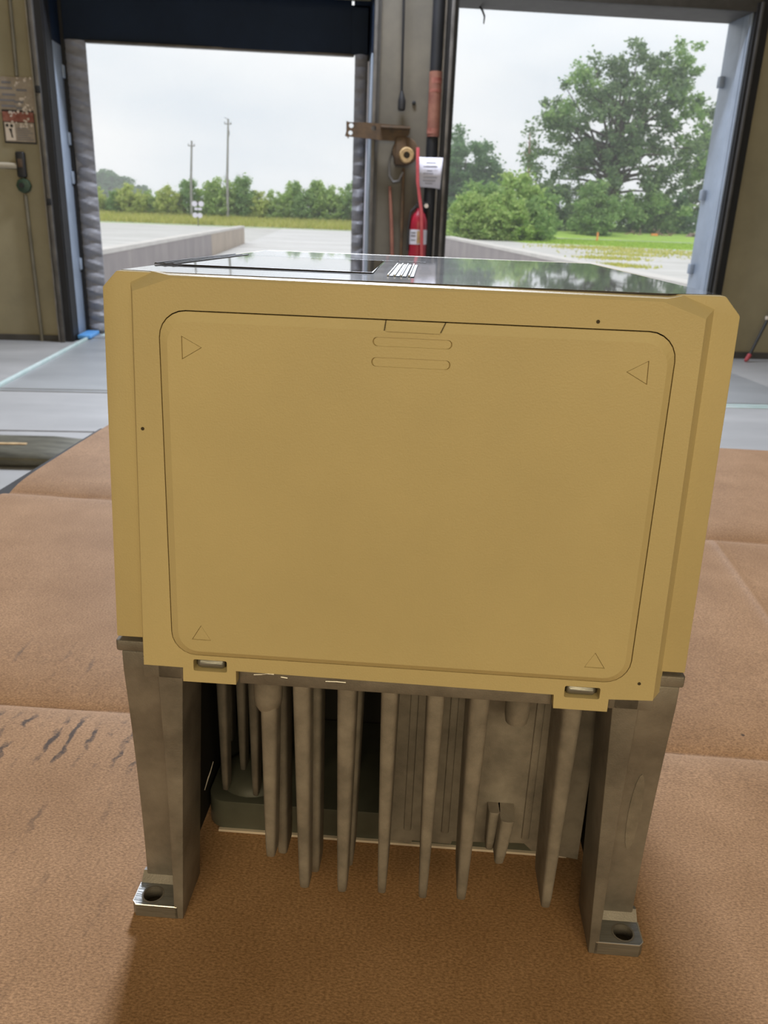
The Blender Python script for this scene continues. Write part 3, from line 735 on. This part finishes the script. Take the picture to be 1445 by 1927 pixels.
def leg(sign, yf, flip):
    """front leg: rib, leaning outer wall, lug with bolt hole"""
    def sec(z):
        t_ = min(1, z / .118)
        xi = -(.0845 - .0058 * t_); xr = xi - (.0040 + .0055 * t_ ** 1.4); yw = .0175 - .0115 * t_ ** 1.6; xo = -(.1046 - .0022 * t_)
        pts = [(xi, .0030), (xr, .0030), (xr - .0008, yw), (xo, yw), (xo, .0285), (xi, .0285)]
        return [(sign * x if True else x, (yf - (y - .003)) if flip else y, z) for x, y in pts]
    lg = MB().loft([sec(z) for z in (0, .012, .03, .05, .07, .09, .105, .118, .1260)]).build('leg', M['cast'], D, bevel=.0006, seg=2)
    lo = [(-.1062, .0048), (-.1046, .0030), (-.0868, .0030), (-.0868, .0150), (-.1062, .0150)]
    hl = [(-.0990 + .0040 * math.cos(2 * math.pi * k / 20), .0090 + .0040 * math.sin(2 * math.pi * k / 20)) for k in range(20)]

    def f(u, v, q):
        return (sign * u, (yf - (v - .003)) if flip else v, q)
    lug = fin_mesh(plate(lo, [hl], f, .0062, 0.0002), 'mounting_lug', M['machined'], lg, bevel=0)
    MB().loft([[f(-.1062, .0150, .0002), f(-.1062, .0149, .0062), f(-.1059, .0182, .0100), f(-.1057, .0200, .0100), f(-.1057, .0200, .0002)], [f(-.0868, .0150, .0002), f(-.0868, .0149, .0062), f(-.0868, .0182, .0100), f(-.0868, .0200, .0100), f(-.0868, .0200, .0002)]]).build('lug_ramp', M['cast'], lg)
    lug['label'] = 'bright machined lug with a bolt hole'
    MB().tube([f(-.1062, .0148, .0062), f(-.1062, .0050, .0062), f(-.1046, .0032, .0062), f(-.0870, .0032, .0062)], .00028, 5).build('worn_edge', M['bright'], lg)
    ring = [f(u, v, .0064) for u, v in hl]; ring2 = [f(-.0990 + (u + .0990) * 1.18, .0090 + (v - .0090) * 1.18, .0063) for u, v in hl]
    ring3 = [f(-.0990 + (u + .0990) * .98, .0090 + (v - .0090) * .98, .0010) for u, v in hl]
    MB().loft([ring2, ring, ring3], cap=False).build('hole_rim', M['cast'], lg, smooth=True)
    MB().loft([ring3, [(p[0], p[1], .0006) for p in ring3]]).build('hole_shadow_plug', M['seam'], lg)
    return lg


leg(1, 0, False); lr = leg(-1, 0, False)
lb = leg(1, .2310, True); lb2 = leg(-1, .2310, True)
# worn oval casting pad on the right leg front
ov = [(.0965 + .0024 * math.cos(2 * math.pi * k / 20), .0640 + .0200 * math.sin(2 * math.pi * k / 20)) for k in range(20)]


def legy(z): return .0175 - .0115 * (z / .118) ** 1.6


MB().loft([[(x - (z - .064) * .02, legy(z) - q, z) for x, z in ov] for q in (-.001, .00025)]).build('casting_pad', M['cast_raw'], lr)

# fins


def fin(xt, ht, xb, hb, zb, y0, y1, name='fin', zt=.1185, taper=True):
    rings = []
    zs = [zt, zt * .75 + zb * .25, (zt + zb) / 2, zt * .25 + zb * .75, zb + .007, zb + .002, zb]
    for z in zs:
        t_ = (zt - z) / (zt - zb); x = xt + (xb - xt) * t_; h = ht + (hb - ht) * t_ ** 1.15
        e = 1.0
        if z - zb < .0071: e = .98 if z > zb + .003 else (.9 if z > zb + .001 else .55)
        h *= e; d = (y1 - y0) / 2; yc = (y0 + y1) / 2 + (1 - e) * .002; d *= (e + 1) / 2 if (y1 - y0) > .012 else e
        pts = []
        n = 8
        yb_ = yc + d; yf_ = yc - d; rr_ = min(h * .9, d)
        for k in range(n + 1):
            a = math.pi * k / n; ca, sa = math.cos(a), math.sin(a)
            pts.append((x + math.copysign(abs(ca) ** .7, ca) * h, yf_ + rr_ - rr_ * sa ** .7, z))
        rb_ = min(h * .9, d)
        for k in range(n + 1):
            a = math.pi + math.pi * k / n; ca, sa = math.cos(a), math.sin(a)
            pts.append((x + math.copysign(abs(ca) ** .7, ca) * h * 1.08, yb_ - rb_ + rb_ * abs(sa) ** .7, z))
        rings.append(pts)
    return MB().loft(rings).build(name, M['cast'] if name == 'rear_pin' else M['cast_raw'], D, smooth=True, angle=55)


fin(-.0488, .0036, -.0490, .0020, .0258, .012, .022)
fin(-.0362, .0036, -.0347, .0022, .0106, .012, .022)
fin(-.0186, .0039, -.0187, .0020, .0100, .012, .022)
fin(-.0478, .0034, -.0466, .0022, .0150, .026, .040)
fin(-.0336, .0034, -.0324, .0022, .0060, .026, .040)
fin(-.0166, .0034, -.0175, .0020, .0110, .026, .040)
fin(-.0022, .0034, -.0018, .0018, .0110, .012, .037)
fin(.0156, .0035, .0155, .0018, .0101, .012, .037)
fin(.0323, .0041, .0317, .0020, .0109, .012, .037)
fin(.0672, .0040, .0670, .0020, .0103, .012, .037)
fin(.0492, .0030, .0472, .0020, .0215, .0230, .037, zt=.046)
fin(.0440, .0024, .0432, .0016, .0240, .0280, .037, zt=.046)
MB().loft([[(-.0496 + r_ * math.cos(2 * math.pi * k / 20), .0165 + r_ * math.sin(2 * math.pi * k / 20), z) for k in range(20)] for z, r_ in ((.1185, .0056), (.104, .0056), (.101, .0052), (.0985, .0040))]).build('screw_boss', M['cast_raw'], D, smooth=True, angle=50)
MB().loft([[(.0478 + r_ * math.cos(2 * math.pi * k / 20), .0220 + r_ * math.sin(2 * math.pi * k / 20), z) for k in range(20)] for z, r_ in ((.1185, .0052), (.100, .0048), (.0965, .0042))]).build('screw_boss', M['cast_raw'], D, smooth=True, angle=50)
for x, y, zb in ((-.0800, .062, .020), (-.0745, .075, .022), (-.0655, .062, .018), (-.0560, .085, .02), (-.0870, .10, .02), (-.040, .080, .02), (-.020, .085, .02)):
    fin(x, .0030, x, .0014, zb, y - .004, y + .004, name='rear_pin')
wl = [(-.0040, .118), (-.0040, .0215), (.0095, .0205), (.0100, .0220), (.0270, .0215), (.0275, .0232), (.0560, .0250), (.0590, .0250), (.0625, .0215), (.0830, .0185), (.0830, .118)]
fin_mesh(plate(wl, [], lambda u, v, q: (u, q, v), .0350, .0385), 'fin_wall', M['cast_raw'], D)
for xx in (.0075, .0240, .0590):
    MB().loft([[(xx - .0016, .0338, z), (xx + .0016, .0338, z), (xx + .0016, .036, z), (xx - .0016, .036, z)] for z in (.118, .028)]).build('wall_rib', M['cast_raw'], D, bevel=.0006)
for sx in (-1, 1):
    MB().box(min(sx * .0905, sx * .0935), max(sx * .0905, sx * .0935), .0290, .2020, .0040, .1180).build('side_skirt', M['duct'], D)
MB().box(-.0900, .0900, .1300, .1340, .0060, .1180).build('duct_wall', M['duct'], D)
gs = rrect(-.0890, .0870, .0565, .128, .0090, 6)
gd = ext_z(gs, .0012, .0170).build('fan_shroud', M['guard'], D, bevel=.0006)
MB().loft([[(-.0700 + r_ * math.cos(2 * math.pi * k / 28), .0780 + r_ * math.sin(2 * math.pi * k / 28), z) for k in range(28)] for z, r_ in ((.0170, .0175), (.0195, .0165), (.0225, .0120), (.0235, .0060))]).build('shroud_boss', M['guard'], gd, smooth=True, angle=60)
MB().box(-.0830, .0830, .0550, .0566, .0004, .0016).build('shroud_edge', M['flake'], gd)
ln = MB().tube([(-.0885, .054, .0250), (-.0862, .053, .0330), (-.0850, .0525, .0365), (-.0832, .0520, .0430)], [.00018, .0003, .0002, .00012], 5).build('lint_strand', M['lint'], D)

# ------------------------------------------------------------------ outside
G = -1.2
gr = setp(MB().box(-260, 260, 7.6, 119, G - .5, G).build('ground', M['gravel']), kind='structure')
ct = setp(MB().box(-5.6, 7.4, 7.75, 118.5, G - .1, G + .02).build('court_floor', M['court']), kind='structure')
for y in (20, 32, 44, 56, 66, 75, 86, 100):
    MB().box(-5.6, 7.4, y, y + .35, G + .02, G + .03).build('court_joint', M['gravel'], ct)
vg = MB(); prof = [(118.5, G), (121, G + .25), (128, -.45), (150, -.15), (420, .3), (900, .3), (900, -4), (118.5, -4)]
vg.loft([[(x, y, z) for y, z in prof] for x in (-500, 500)]); vg = vg.build('grass_verge', M['lawn']); setp(vg, kind='structure')
# retaining walls: cast sections


def retaining(name, lab, xw, th, y0, y1, top, n, tan_from):
    t = setp(empty(name, (xw, y0, G)), lab, 'retaining wall'); L = (y1 - y0) / n
    for k in range(n):
        MB().box(0, th, k * L + .015, (k + 1) * L - .015, 0, top - G - .12).build('wall_section', M['retain_tan'] if k >= tan_from else M['retain'], t)
        MB().box(-.02, th + .02, k * L + .005, (k + 1) * L - .005, top - G - .12, top - G).build('coping', M['coping'], t)


retaining('retaining_wall', 'long grey concrete retaining wall left of the truck court, seen through the left doorway', -6.10, .35, 7.65, 62.5, 0.0, 9, 6)
retaining('retaining_wall', 'low concrete retaining wall seen through the right doorway', 7.57, .55, 7.65, 53.5, 0.0, 8, 9)

# lawn on the right
lw = MB(); rr = random.Random(11)
pts = []
edge = [(22, 90), (27, 91), (34, 86), (42, 84), (52, 86), (80, 84), (160, 84)]
far = [(20, 106), (30, 113), (40, 116), (52, 117), (80, 118), (120, 118), (160, 118)]
lw.loft([[(a[0], a[1], G - .05), (a[0], a[1] + 1, G + .05), (b[0], b[1], G + .06), (b[0], b[1] + .5, G - .05)] for a, b in zip(edge, far)])
lw = lw.build('lawn', M['lawn']); setp(lw, 'bright green mown lawn beyond the gravel at the right', 'lawn')


def tufts(name, mt, n, region, hmin, hmax, wd, seed, parent=None, label=None, cat=None):
    r = random.Random(seed); mb = MB()
    for _ in range(n):
        x, y, z = region(r); a = r.uniform(0, math.pi); h = r.uniform(hmin, hmax); w_ = wd * r.uniform(.6, 1.3)
        dx_, dy_ = math.cos(a) * w_, math.sin(a) * w_; lx, ly = r.uniform(-.4, .4) * h, r.uniform(-.4, .4) * h
        b = len(mb.v); mb.v += [(x - dx_, y - dy_, z), (x + dx_, y + dy_, z), (x + lx, y + ly, z + h)]; mb.f.append((b, b + 1, b + 2))
    me = bpy.data.meshes.new(name); me.from_pydata(mb.v, [], mb.f); me.materials.append(mt)
    o = bpy.data.objects.new(name, me); COL.objects.link(o)
    if parent: o.parent = parent
    return setp(o, label, cat, kind='stuff')


def vz(y): return G + .25 + (y - 121) / 7 * (.5) if y < 128 else -.45 + (y - 128) / 22 * .3


def reg_verge(r):
    y = r.uniform(119.2, 134); x = r.uniform(-48, 14); return (x, y, max(G, vz(max(y, 119))) - .03)


tufts('verge_grass', M['grass_tuft'], 26000, reg_verge, .3, .95, .10, 21, label='tall yellow green grass along the foot of the hedge', cat='grass')


def reg_lawn(r):
    while True:
        x = r.uniform(22, 75); y = r.uniform(84, 117)
        if y > 86 + (4 if x < 30 else 0): return (x, y, G + .04)


tufts('lawn_grass', M['lawn_tuft'], 16000, reg_lawn, .05, .16, .12, 22, label='short bright grass blades of the mown lawn', cat='grass')


def reg_patch(r):
    cx, cy, s_ = r.choice(((24, 66, 1.6), (28, 74, 2.5), (33, 70, 2.6), (20, 58, 1.2), (36, 78, 3.0), (25, 80, 2.2), (17, 48, .9), (31, 62, 1.6), (40, 74, 2.5), (29, 83, 3)))
    return (r.gauss(cx, s_), r.gauss(cy, s_ * .9), G)


tufts('gravel_weeds', M['grass_tuft'], 5200, reg_patch, .05, .22, .09, 23, label='sparse weeds growing through the gravel at the right', cat='grass')

# ---- trees


def foliage(r, ells, nclump, nleaf, cs, ls, shell=.55, droop=0.0):
    mb_v = []; mb_f = []; cents = []
    tot = sum(e[3] * e[4] * e[5] for e in ells)
    for e in ells:
        for _ in range(max(9 if e[3] < .5 else 2, int(nclump * e[3] * e[4] * e[5] / tot))):
            while True:
                p = Vector((r.uniform(-1, 1), r.uniform(-1, 1), r.uniform(-1, 1)))
                if shell < p.length < 1: break
            cents.append(Vector((e[0] + p.x * e[3], e[1] + p.y * e[4], e[2] + p.z * e[5])))
    for c in cents:
        s_ = cs * r.uniform(.6, 1.25)
        for _ in range(nleaf):
            q = Vector((r.gauss(0, .45), r.gauss(0, .45), r.gauss(0, .36))) * s_ + c
            a = Vector((r.uniform(-1, 1), r.uniform(-1, 1), r.uniform(-.6, .6))).normalized(); b = a.cross(Vector((r.uniform(-1, 1), r.uniform(-1, 1), r.uniform(-1, 1)))).normalized()
            l = ls * r.uniform(.6, 1.3); a = a * l; b = b * l * .55
            k = len(mb_v); mb_v += [q - a, q - b * .8, q + a, q + b]; mb_f.append((k, k + 1, k + 2, k + 3))
    return mb_v, mb_f, cents


def tree(name, lab, base, ells, nclump, nleaf, cs, ls, lm, trunk_r, seed, cat='tree', group=None, shell=.55, nbranch=14, trunk_top=None, bark='bark'):
    r = random.Random(seed); t = setp(empty(name, base), lab, cat, group)
    v, f, cents = foliage(r, ells, nclump, nleaf, cs, ls, shell)
    me = bpy.data.meshes.new('foliage'); me.from_pydata([tuple(p) for p in v], [], f); me.materials.append(M[lm])
    o = bpy.data.objects.new('foliage', me); COL.objects.link(o); o.parent = t; o['kind'] = 'stuff'
    zt = trunk_top or max(c.z for c in cents) * .7
    tk = MB(); cx = sum(c.x for c in cents) / len(cents)
    axis = [(0, 0, -.1), (cx * .1, 0, zt * .25), (cx * .5, 0, zt * .6), (cx * .8, 0, zt)]
    tk.tube(axis, [trunk_r * 1.25, trunk_r, trunk_r * .6, trunk_r * .18], 8).build('trunk', M[bark], t, smooth=True)
    br = MB()
    for c in r.sample(cents, min(nbranch, len(cents))):
        zs_ = zt * r.uniform(.2, .75); s0 = Vector((cx * .4 * zs_ / zt, 0, min(zs_, c.z * .9))); mid = s0.lerp(c, .5) + Vector((0, 0, .05 * c.z))
        br.tube([s0, mid, c], [trunk_r * .32, trunk_r * .2, trunk_r * .06], 5)
    bo_ = br.build('branches', M[bark], t, smooth=True); bo_['kind'] = 'stuff'
    return t


# the big tree
tree('broad_tree', 'very large dark green tree rising highest behind the right lawn', (47.5, 142, -.6),
     [(-3.5, 0, 17, 9, 8, 8.0), (4, 0, 19, 8.5, 8, 8.2), (-9, 0, 12, 6, 6, 6.5), (9.5, 0, 12, 6.0, 6, 6.5), (0, 0, 9, 11, 8, 5.5), (13.0, 0, 9, 3.2, 4, 4.0), (1.0, 0, 24.0, 5, 5, 3.6), (-7, 0, 20, 4.5, 5, 3.5), (6.5, 0, 24, 3.8, 4, 3.8)],
     300, 70, 1.45, .38, 'leaf_c', .85, 41, shell=.42, nbranch=70, trunk_top=22).scale = (1.04, 1.0, 1.05)
big = bpy.data.objects['broad_tree']
v, f, _ = foliage(random.Random(410), [(7.5, -4, 23, 3.4, 3, 4.5), (9.5, -4, 17, 3.2, 3, 4.0), (12.5, -3, 11.5, 3.0, 3, 4.0), (-11, -4, 16, 2.6, 3, 2.6), (-7.5, -4, 21, 2.6, 3, 2.6), (4, -5, 4.5, 8, 3, 2.2)], 85, 60, 1.25, .34, .25)
me = bpy.data.meshes.new('paler_foliage'); me.from_pydata([tuple(p) for p in v], [], f); me.materials.append(M['leaf_b']); o = bpy.data.objects.new('lighter_foliage', me); COL.objects.link(o); o.parent = big; o['kind'] = 'stuff'  # second leaf set in a paler green
tree('vine_tree', 'bright green vine covered bush below the very large tree', (40.2, 126, -1.0), [(0, 0, 3.2, 3.6, 3, 3.4), (-.3, 0, 6, 1.8, 1.8, 2.2)], 90, 80, .9, .26, 'leaf_b', .25, 42, cat='bush')
tree('hazy_tree', 'tall hazy green tree behind the bushes left of the very large tree', (27.0, 172, -.6), [(0, 0, 12, 5.5, 5, 7.0), (4.5, 0, 9, 4, 4, 5), (-4, 0, 9, 4, 4, 6), (7, 0, 7, 3, 3, 4.0), (0, 0, 5, 8, 5, 5), (3, 0, 7, 6, 5, 5)], 260, 85, 1.3, .38, 'leaf_e', .5, 43)
tree('right_tree', 'tree half hidden behind the right jamb of the right doorway', (70.5, 152, -.6), [(0, 0, 16, 5.2, 5, 7), (0, 0, 8, 6, 5, 5)], 110, 70, 1.3, .38, 'leaf_c', .5, 44)
for k, (x, y, s_, lm, lab) in enumerate(((16.6, 98, 1.0, 'leaf_a', 'bright green bush beside the right side of the middle post'), (20.3, 97, 1.12, 'leaf_a', 'bright green bush at the end of the low retaining wall'), (24.0, 99, .95, 'leaf_b', 'mid green bush at the left end of the lawn'), (18.6, 102, 1.35, 'leaf_b', 'taller mid green bush behind the two bright green ones'), (27.8, 112, 1.25, 'leaf_b', 'mid green bush behind the left end of the lawn'), (24.0, 110, 1.6, 'leaf_a', 'tallest green bush left of the dead trunk'))):
    tree('round_bush', lab, (x, y, G), [(0, 0, 2.3, 2.6, 2.2, 2.4), (-1.2, 0, 1.2, 1.8, 1.6, 1.3), (1.3, 0, 1.3, 1.9, 1.6, 1.4), (.3, 0, 3.9, 1.4, 1.3, 1.2)], 80, 70, .75 , .22, lm, .12, 50 + k, cat='bush', nbranch=8).scale = (s_, s_, s_)
for k, (x, y, s_, lm, lab) in enumerate(((45.0, 148, 1.3, 'leaf_b', 'low bush under the left half of the very large tree'), (55.5, 147, 1.5, 'leaf_b', 'low bush under the right half of the very large tree'), (61.0, 150, 1.6, 'leaf_e', 'hazy low bush at the right under the very large tree'), (35.0, 138, 1.6, 'leaf_c', 'dark bush left of the vine covered bush'))):
    tree('under_bush', lab, (x, y, -.7), [(0, 0, 2.3, 3.2, 2.2, 2.4), (-2.0, 0, 1.4, 2.2, 1.6, 1.5), (2.0, 0, 1.4, 2.2, 1.6, 1.5)], 70, 70, .9, .28, lm, .12, 70 + k, cat='bush', nbranch=6).scale = (s_, s_, s_)

# the hedge across the road: each sapling an object, four kinds sharing meshes
kinds = []
def spires(seed, n, hmax):
    r_ = random.Random(seed)
    return [(r_.uniform(-1.7, 1.7), r_.uniform(-.8, .8), h * .62, .42, .42, h * .40) for h in [r_.uniform(.6, 1.0) * hmax for _ in range(n)]]


for k, (lm, ells) in enumerate((('leaf_b', [(0, 0, 2.0, 2.2, 1.8, 2.1)] + spires(1, 8, 5.8)), ('leaf_d', [(0, 0, 1.6, 2.2, 1.8, 1.8)] + spires(2, 6, 4.2)),
                                ('leaf_a', [(0, 0, 2.2, 2.0, 1.8, 2.3)] + spires(3, 8, 6.3)), ('leaf_a', [(0, 0, 1.8, 2.5, 1.8, 1.9)] + spires(4, 8, 6.0)))):
    kinds.append(tree('hedge_bush', 'x', (0, 0, -50), ells, 110, 40, .50, .18, lm, .09, 90 + k, cat='bush', group='bushes of the hedge across the road', nbranch=9))
names = ['first', 'second', 'third', 'fourth', 'fifth', 'sixth', 'seventh', 'eighth', 'ninth', 'tenth', 'eleventh', 'twelfth', 'thirteenth', 'fourteenth', 'fifteenth', 'sixteenth', 'seventeenth', 'eighteenth']
hx = [(-34.0, 1, .95), (-31.0, 0, .62), (-28.2, 1, 1.05), (-25.4, 3, .72), (-22.6, 1, 1.05), (-20.2, 0, .98), (-17.4, 2, .95), (-14.8, 3, 1.12), (-12.2, 0, 1.1), (-9.6, 1, 1.0), (-7.2, 3, .78), (-4.8, 2, .95), (-2.6, 0, .98), (-.2, 2, .98), (2.0, 3, .95), (4.6, 0, 1.0), (7.4, 2, 1.0)]
rh = random.Random(77); used = set()
for i, (x, k, s_) in enumerate(hx):
    src = kinds[k]
    if k not in used:
        used.add(k); o = src
    else:
        o = src.copy(); COL.objects.link(o)
        for c in src.children:
            d = c.copy(); COL.objects.link(d); d.parent = o
    o.location = (x, 131 + rh.uniform(-1.2, 1.5), -.55); o.scale = (s_ * 1.12, s_ * 1.1, s_ * (1.16 if x > -9 else 1.06)); o.rotation_euler = (0, 0, rh.uniform(0, 6.28) if k != 3 else rh.uniform(-.5, .5))
    o['label'] = 'leafy green hedge bush across the road, %s from the left' % names[i]
# bare twig plumes above the hedge
for i, (x, h, lab) in enumerate(((-15.0, 6.6, 'bare twiggy sapling left of the taller utility pole'), (-12.4, 6.7, 'bare twiggy sapling right of the taller utility pole'), (-4.4, 5.9, 'bare twiggy sapling above the middle of the hedge'), (.5, 5.8, 'bare twiggy sapling at the right end of the hedge'))):
    t = setp(empty('twiggy_sapling', (x, 134, -.3)), lab, 'sapling', 'bare saplings above the hedge'); r = random.Random(120 + i)
    MB().tube([(0, 0, 0), (.1, 0, h * .55), (.05, 0, h)], [.07, .05, .02], 6).build('stem', M['bark'], t)
    q = MB()
    for k in range(16):
        z0 = h * r.uniform(.5, .85); a = r.uniform(0, 6.28); l = r.uniform(.8, 1.7)
        q.tube([(.07, 0, z0), (.07 + math.cos(a) * l * .5, math.sin(a) * l * .5, z0 + l * .55), (.07 + math.cos(a) * l, math.sin(a) * l, z0 + l * .75)], [.03, .025, .01], 4)
    q = q.build('twigs', M['leaf_c'], t); q['kind'] = 'stuff'
# hazy far woods at the left edge
for i, (x, z, s_) in enumerate(((-112, 0, 1.15), (-103, 0, 1.2), (-96, 0, 1.0), (-89, 0, .75), (-121, 0, 1.2))):
    lab = 'far hazy tree on the horizon at the left, %s from the left' % names[i]
    if i == 0: ft = o = tree('far_tree', lab, (x, 420, .3), [(0, 0, 7, 6.5, 5, 6.5), (2, 0, 10.5, 3.5, 3, 3)], 110, 60, 1.5, .6, 'leaf_e', .5, 140, group='far trees on the horizon')
    else:
        o = ft.copy(); COL.objects.link(o); o['label'] = lab; o.location = (x, 420 + 4 * i, .3)
        for c in ft.children:
            d = c.copy(); COL.objects.link(d); d.parent = o
    o.scale = (s_, s_, s_); o.rotation_euler = (0, 0, i * 1.3)

# utility poles, signs, markers
for x, h, lab in ((-20.9, 11.3, 'shorter grey wooden utility pole above the hedge'), (-15.25, 14.6, 'taller grey wooden utility pole above the hedge')):
    t = setp(empty('utility_pole', (x, 128.3, -.45)), lab, 'utility pole'); k = 128.3 / 138.; h *= k
    t.location.x = x * k
    MB().tube([(0, 0, 0), (.12, 0, h * .5), (.48 * k, 0, h)], [.20, .17, .13], 10).build('pole', M['pole_wood'], t, smooth=True)
    MB().box(-.5 + .4, .9, -.06, .06, h - .75, h - .62).build('cross_arm', M['pole_wood'], t)
    for dx_ in (-.05, .8):
        MB().tube([(dx_, 0, h - .62), (dx_, 0, h - .40)], .07, 8).build('insulator', M['pole_wood'], t)
    if x > -18:
        MB().tube([(.45, 0, h - .1), (-.1, 0, h + .15)], .05, 6).build('bracket', M['pole_wood'], t)
        MB().tube([(.45, -.22, h - 2.2), (.45, -.22, h - 1.5)], .16, 10).build('transformer', M['pole_wood'], t)
sp = setp(empty('crossing_sign', (-16.9, 117, G)), 'small round signs on a thin post before the shorter utility pole', 'sign')
MB().tube([(0, 0, 0), (.05, 0, 3.2)], .06, 8).build('post', M['track_grey'], sp)
for x, z, r_, mt in ((-.38, 2.78, .36, 'white'), (.50, 2.80, .36, 'white'), (-.36, 1.36, .33, 'white'), (.28, 1.34, .33, 'white')):
    MB().tube([(x, -.10, z), (x, -.05, z)], r_, 16).build('disc', M[mt], sp)
MB().box(-.42, .55, -.05, -.01, 2.0, 2.3).build('plate', M['white'], sp)
mk = MB().tube([(36.5, 112, G), (36.5, 112, G + 1.05), (36.5, 112, G + 1.15)], [.13, .13, .06], 10).build('marker_post', M['orange'], smooth=True); setp(mk, 'orange marker post at the far edge of the lawn', 'post')
dt = setp(empty('dead_trunk', (28.4, 120, -1.0)), 'thin bare reddish trunk between the bushes and the very large tree', 'tree trunk')
MB().tube([(.3, 0, 0), (.0, 0, 6), (-.3, 0, 11), (-.45, 0, 13.4)], [.26, .22, .15, .05], 8).build('stem', M['dead_wood'], dt, smooth=True)
for k, (z, dx_, dz_) in enumerate(((11.0, .9, .9), (10.2, -1.1, .8), (11.8, -.7, .6), (9.0, .8, .5))):
    MB().tube([(-.2, 0, z), (-.2 + dx_, 0, z + dz_)], [.08, .02], 5).build('branch', M['dead_wood'], dt)
v, f, _ = foliage(random.Random(9), [(-.3, 0, 11.0, 1.3, 1.0, 2.2)], 16, 26, .6, .22, .1)
me = bpy.data.meshes.new('leaves'); me.from_pydata([tuple(p) for p in v], [], f); me.materials.append(M['leaf_c']); o = bpy.data.objects.new('leaves', me); COL.objects.link(o); o.parent = dt; o['kind'] = 'stuff'
rd = setp(MB().box(-60, 160, 118.9, 122.5, G - .02, G + .12).build('road', M['asphalt']), kind='structure')
bp_ = setp(empty('rubble_pile', (58.5, 131, -.75)), 'heap of old bricks at the far right edge of the lawn', 'rubble')
r = random.Random(31)
for k in range(60):
    x, y = r.gauss(0, 1.6), r.gauss(0, .5); z = max(0, 1.1 - .55 * abs(x)) * r.random()
    q = MB().box(-.32, .32, -.18, .18, 0, .22).build('brick', M['brick'], bp_); q.location = (x, y, z); q.rotation_euler = (r.uniform(-.4, .4), r.uniform(-.4, .4), r.uniform(0, 3))
bh_ = setp(empty('brush_pile', (51, 131, -.7)), 'tangle of dry fallen branches under the very large tree', 'branches')
for k in range(14):
    x0 = r.uniform(-4.5, 5); dz_ = r.uniform(.3, 1.3)
    q = MB().tube([(x0, r.uniform(-.5, .5), r.uniform(0, .3)), (x0 + r.uniform(-2, 2), 0, .1 + dz_)], [.10, .04], 5).build('branch', M['dead_wood'], bh_)
ob = setp(MB().box(50.4, 51.4, 128.5, 129, -.5, -.1).build('orange_barrier', M['orange'], bevel=.06), 'small orange barrier right of the orange marker post under the very large tree', 'barrier')

# damp summer haze over the fields
hz = MB().box(-300, 300, 40, 460, -1.6, 70).build('haze', None); setp(hz, kind='stuff'); hz['label'] = 'thin damp haze over the fields'; hz['category'] = 'haze'
hm = bpy.data.materials.new('damp_haze'); hm.use_nodes = True; t = hm.node_tree; t.nodes.clear()
ou = t.nodes.new('ShaderNodeOutputMaterial'); vs = t.nodes.new('ShaderNodeVolumeScatter'); vs.inputs['Density'].default_value = .0014; vs.inputs['Color'].default_value = (.98, .99, 1, 1); vs.inputs['Anisotropy'].default_value = .2
t.links.new(vs.outputs[0], ou.inputs['Volume']); hz.data.materials.append(hm)
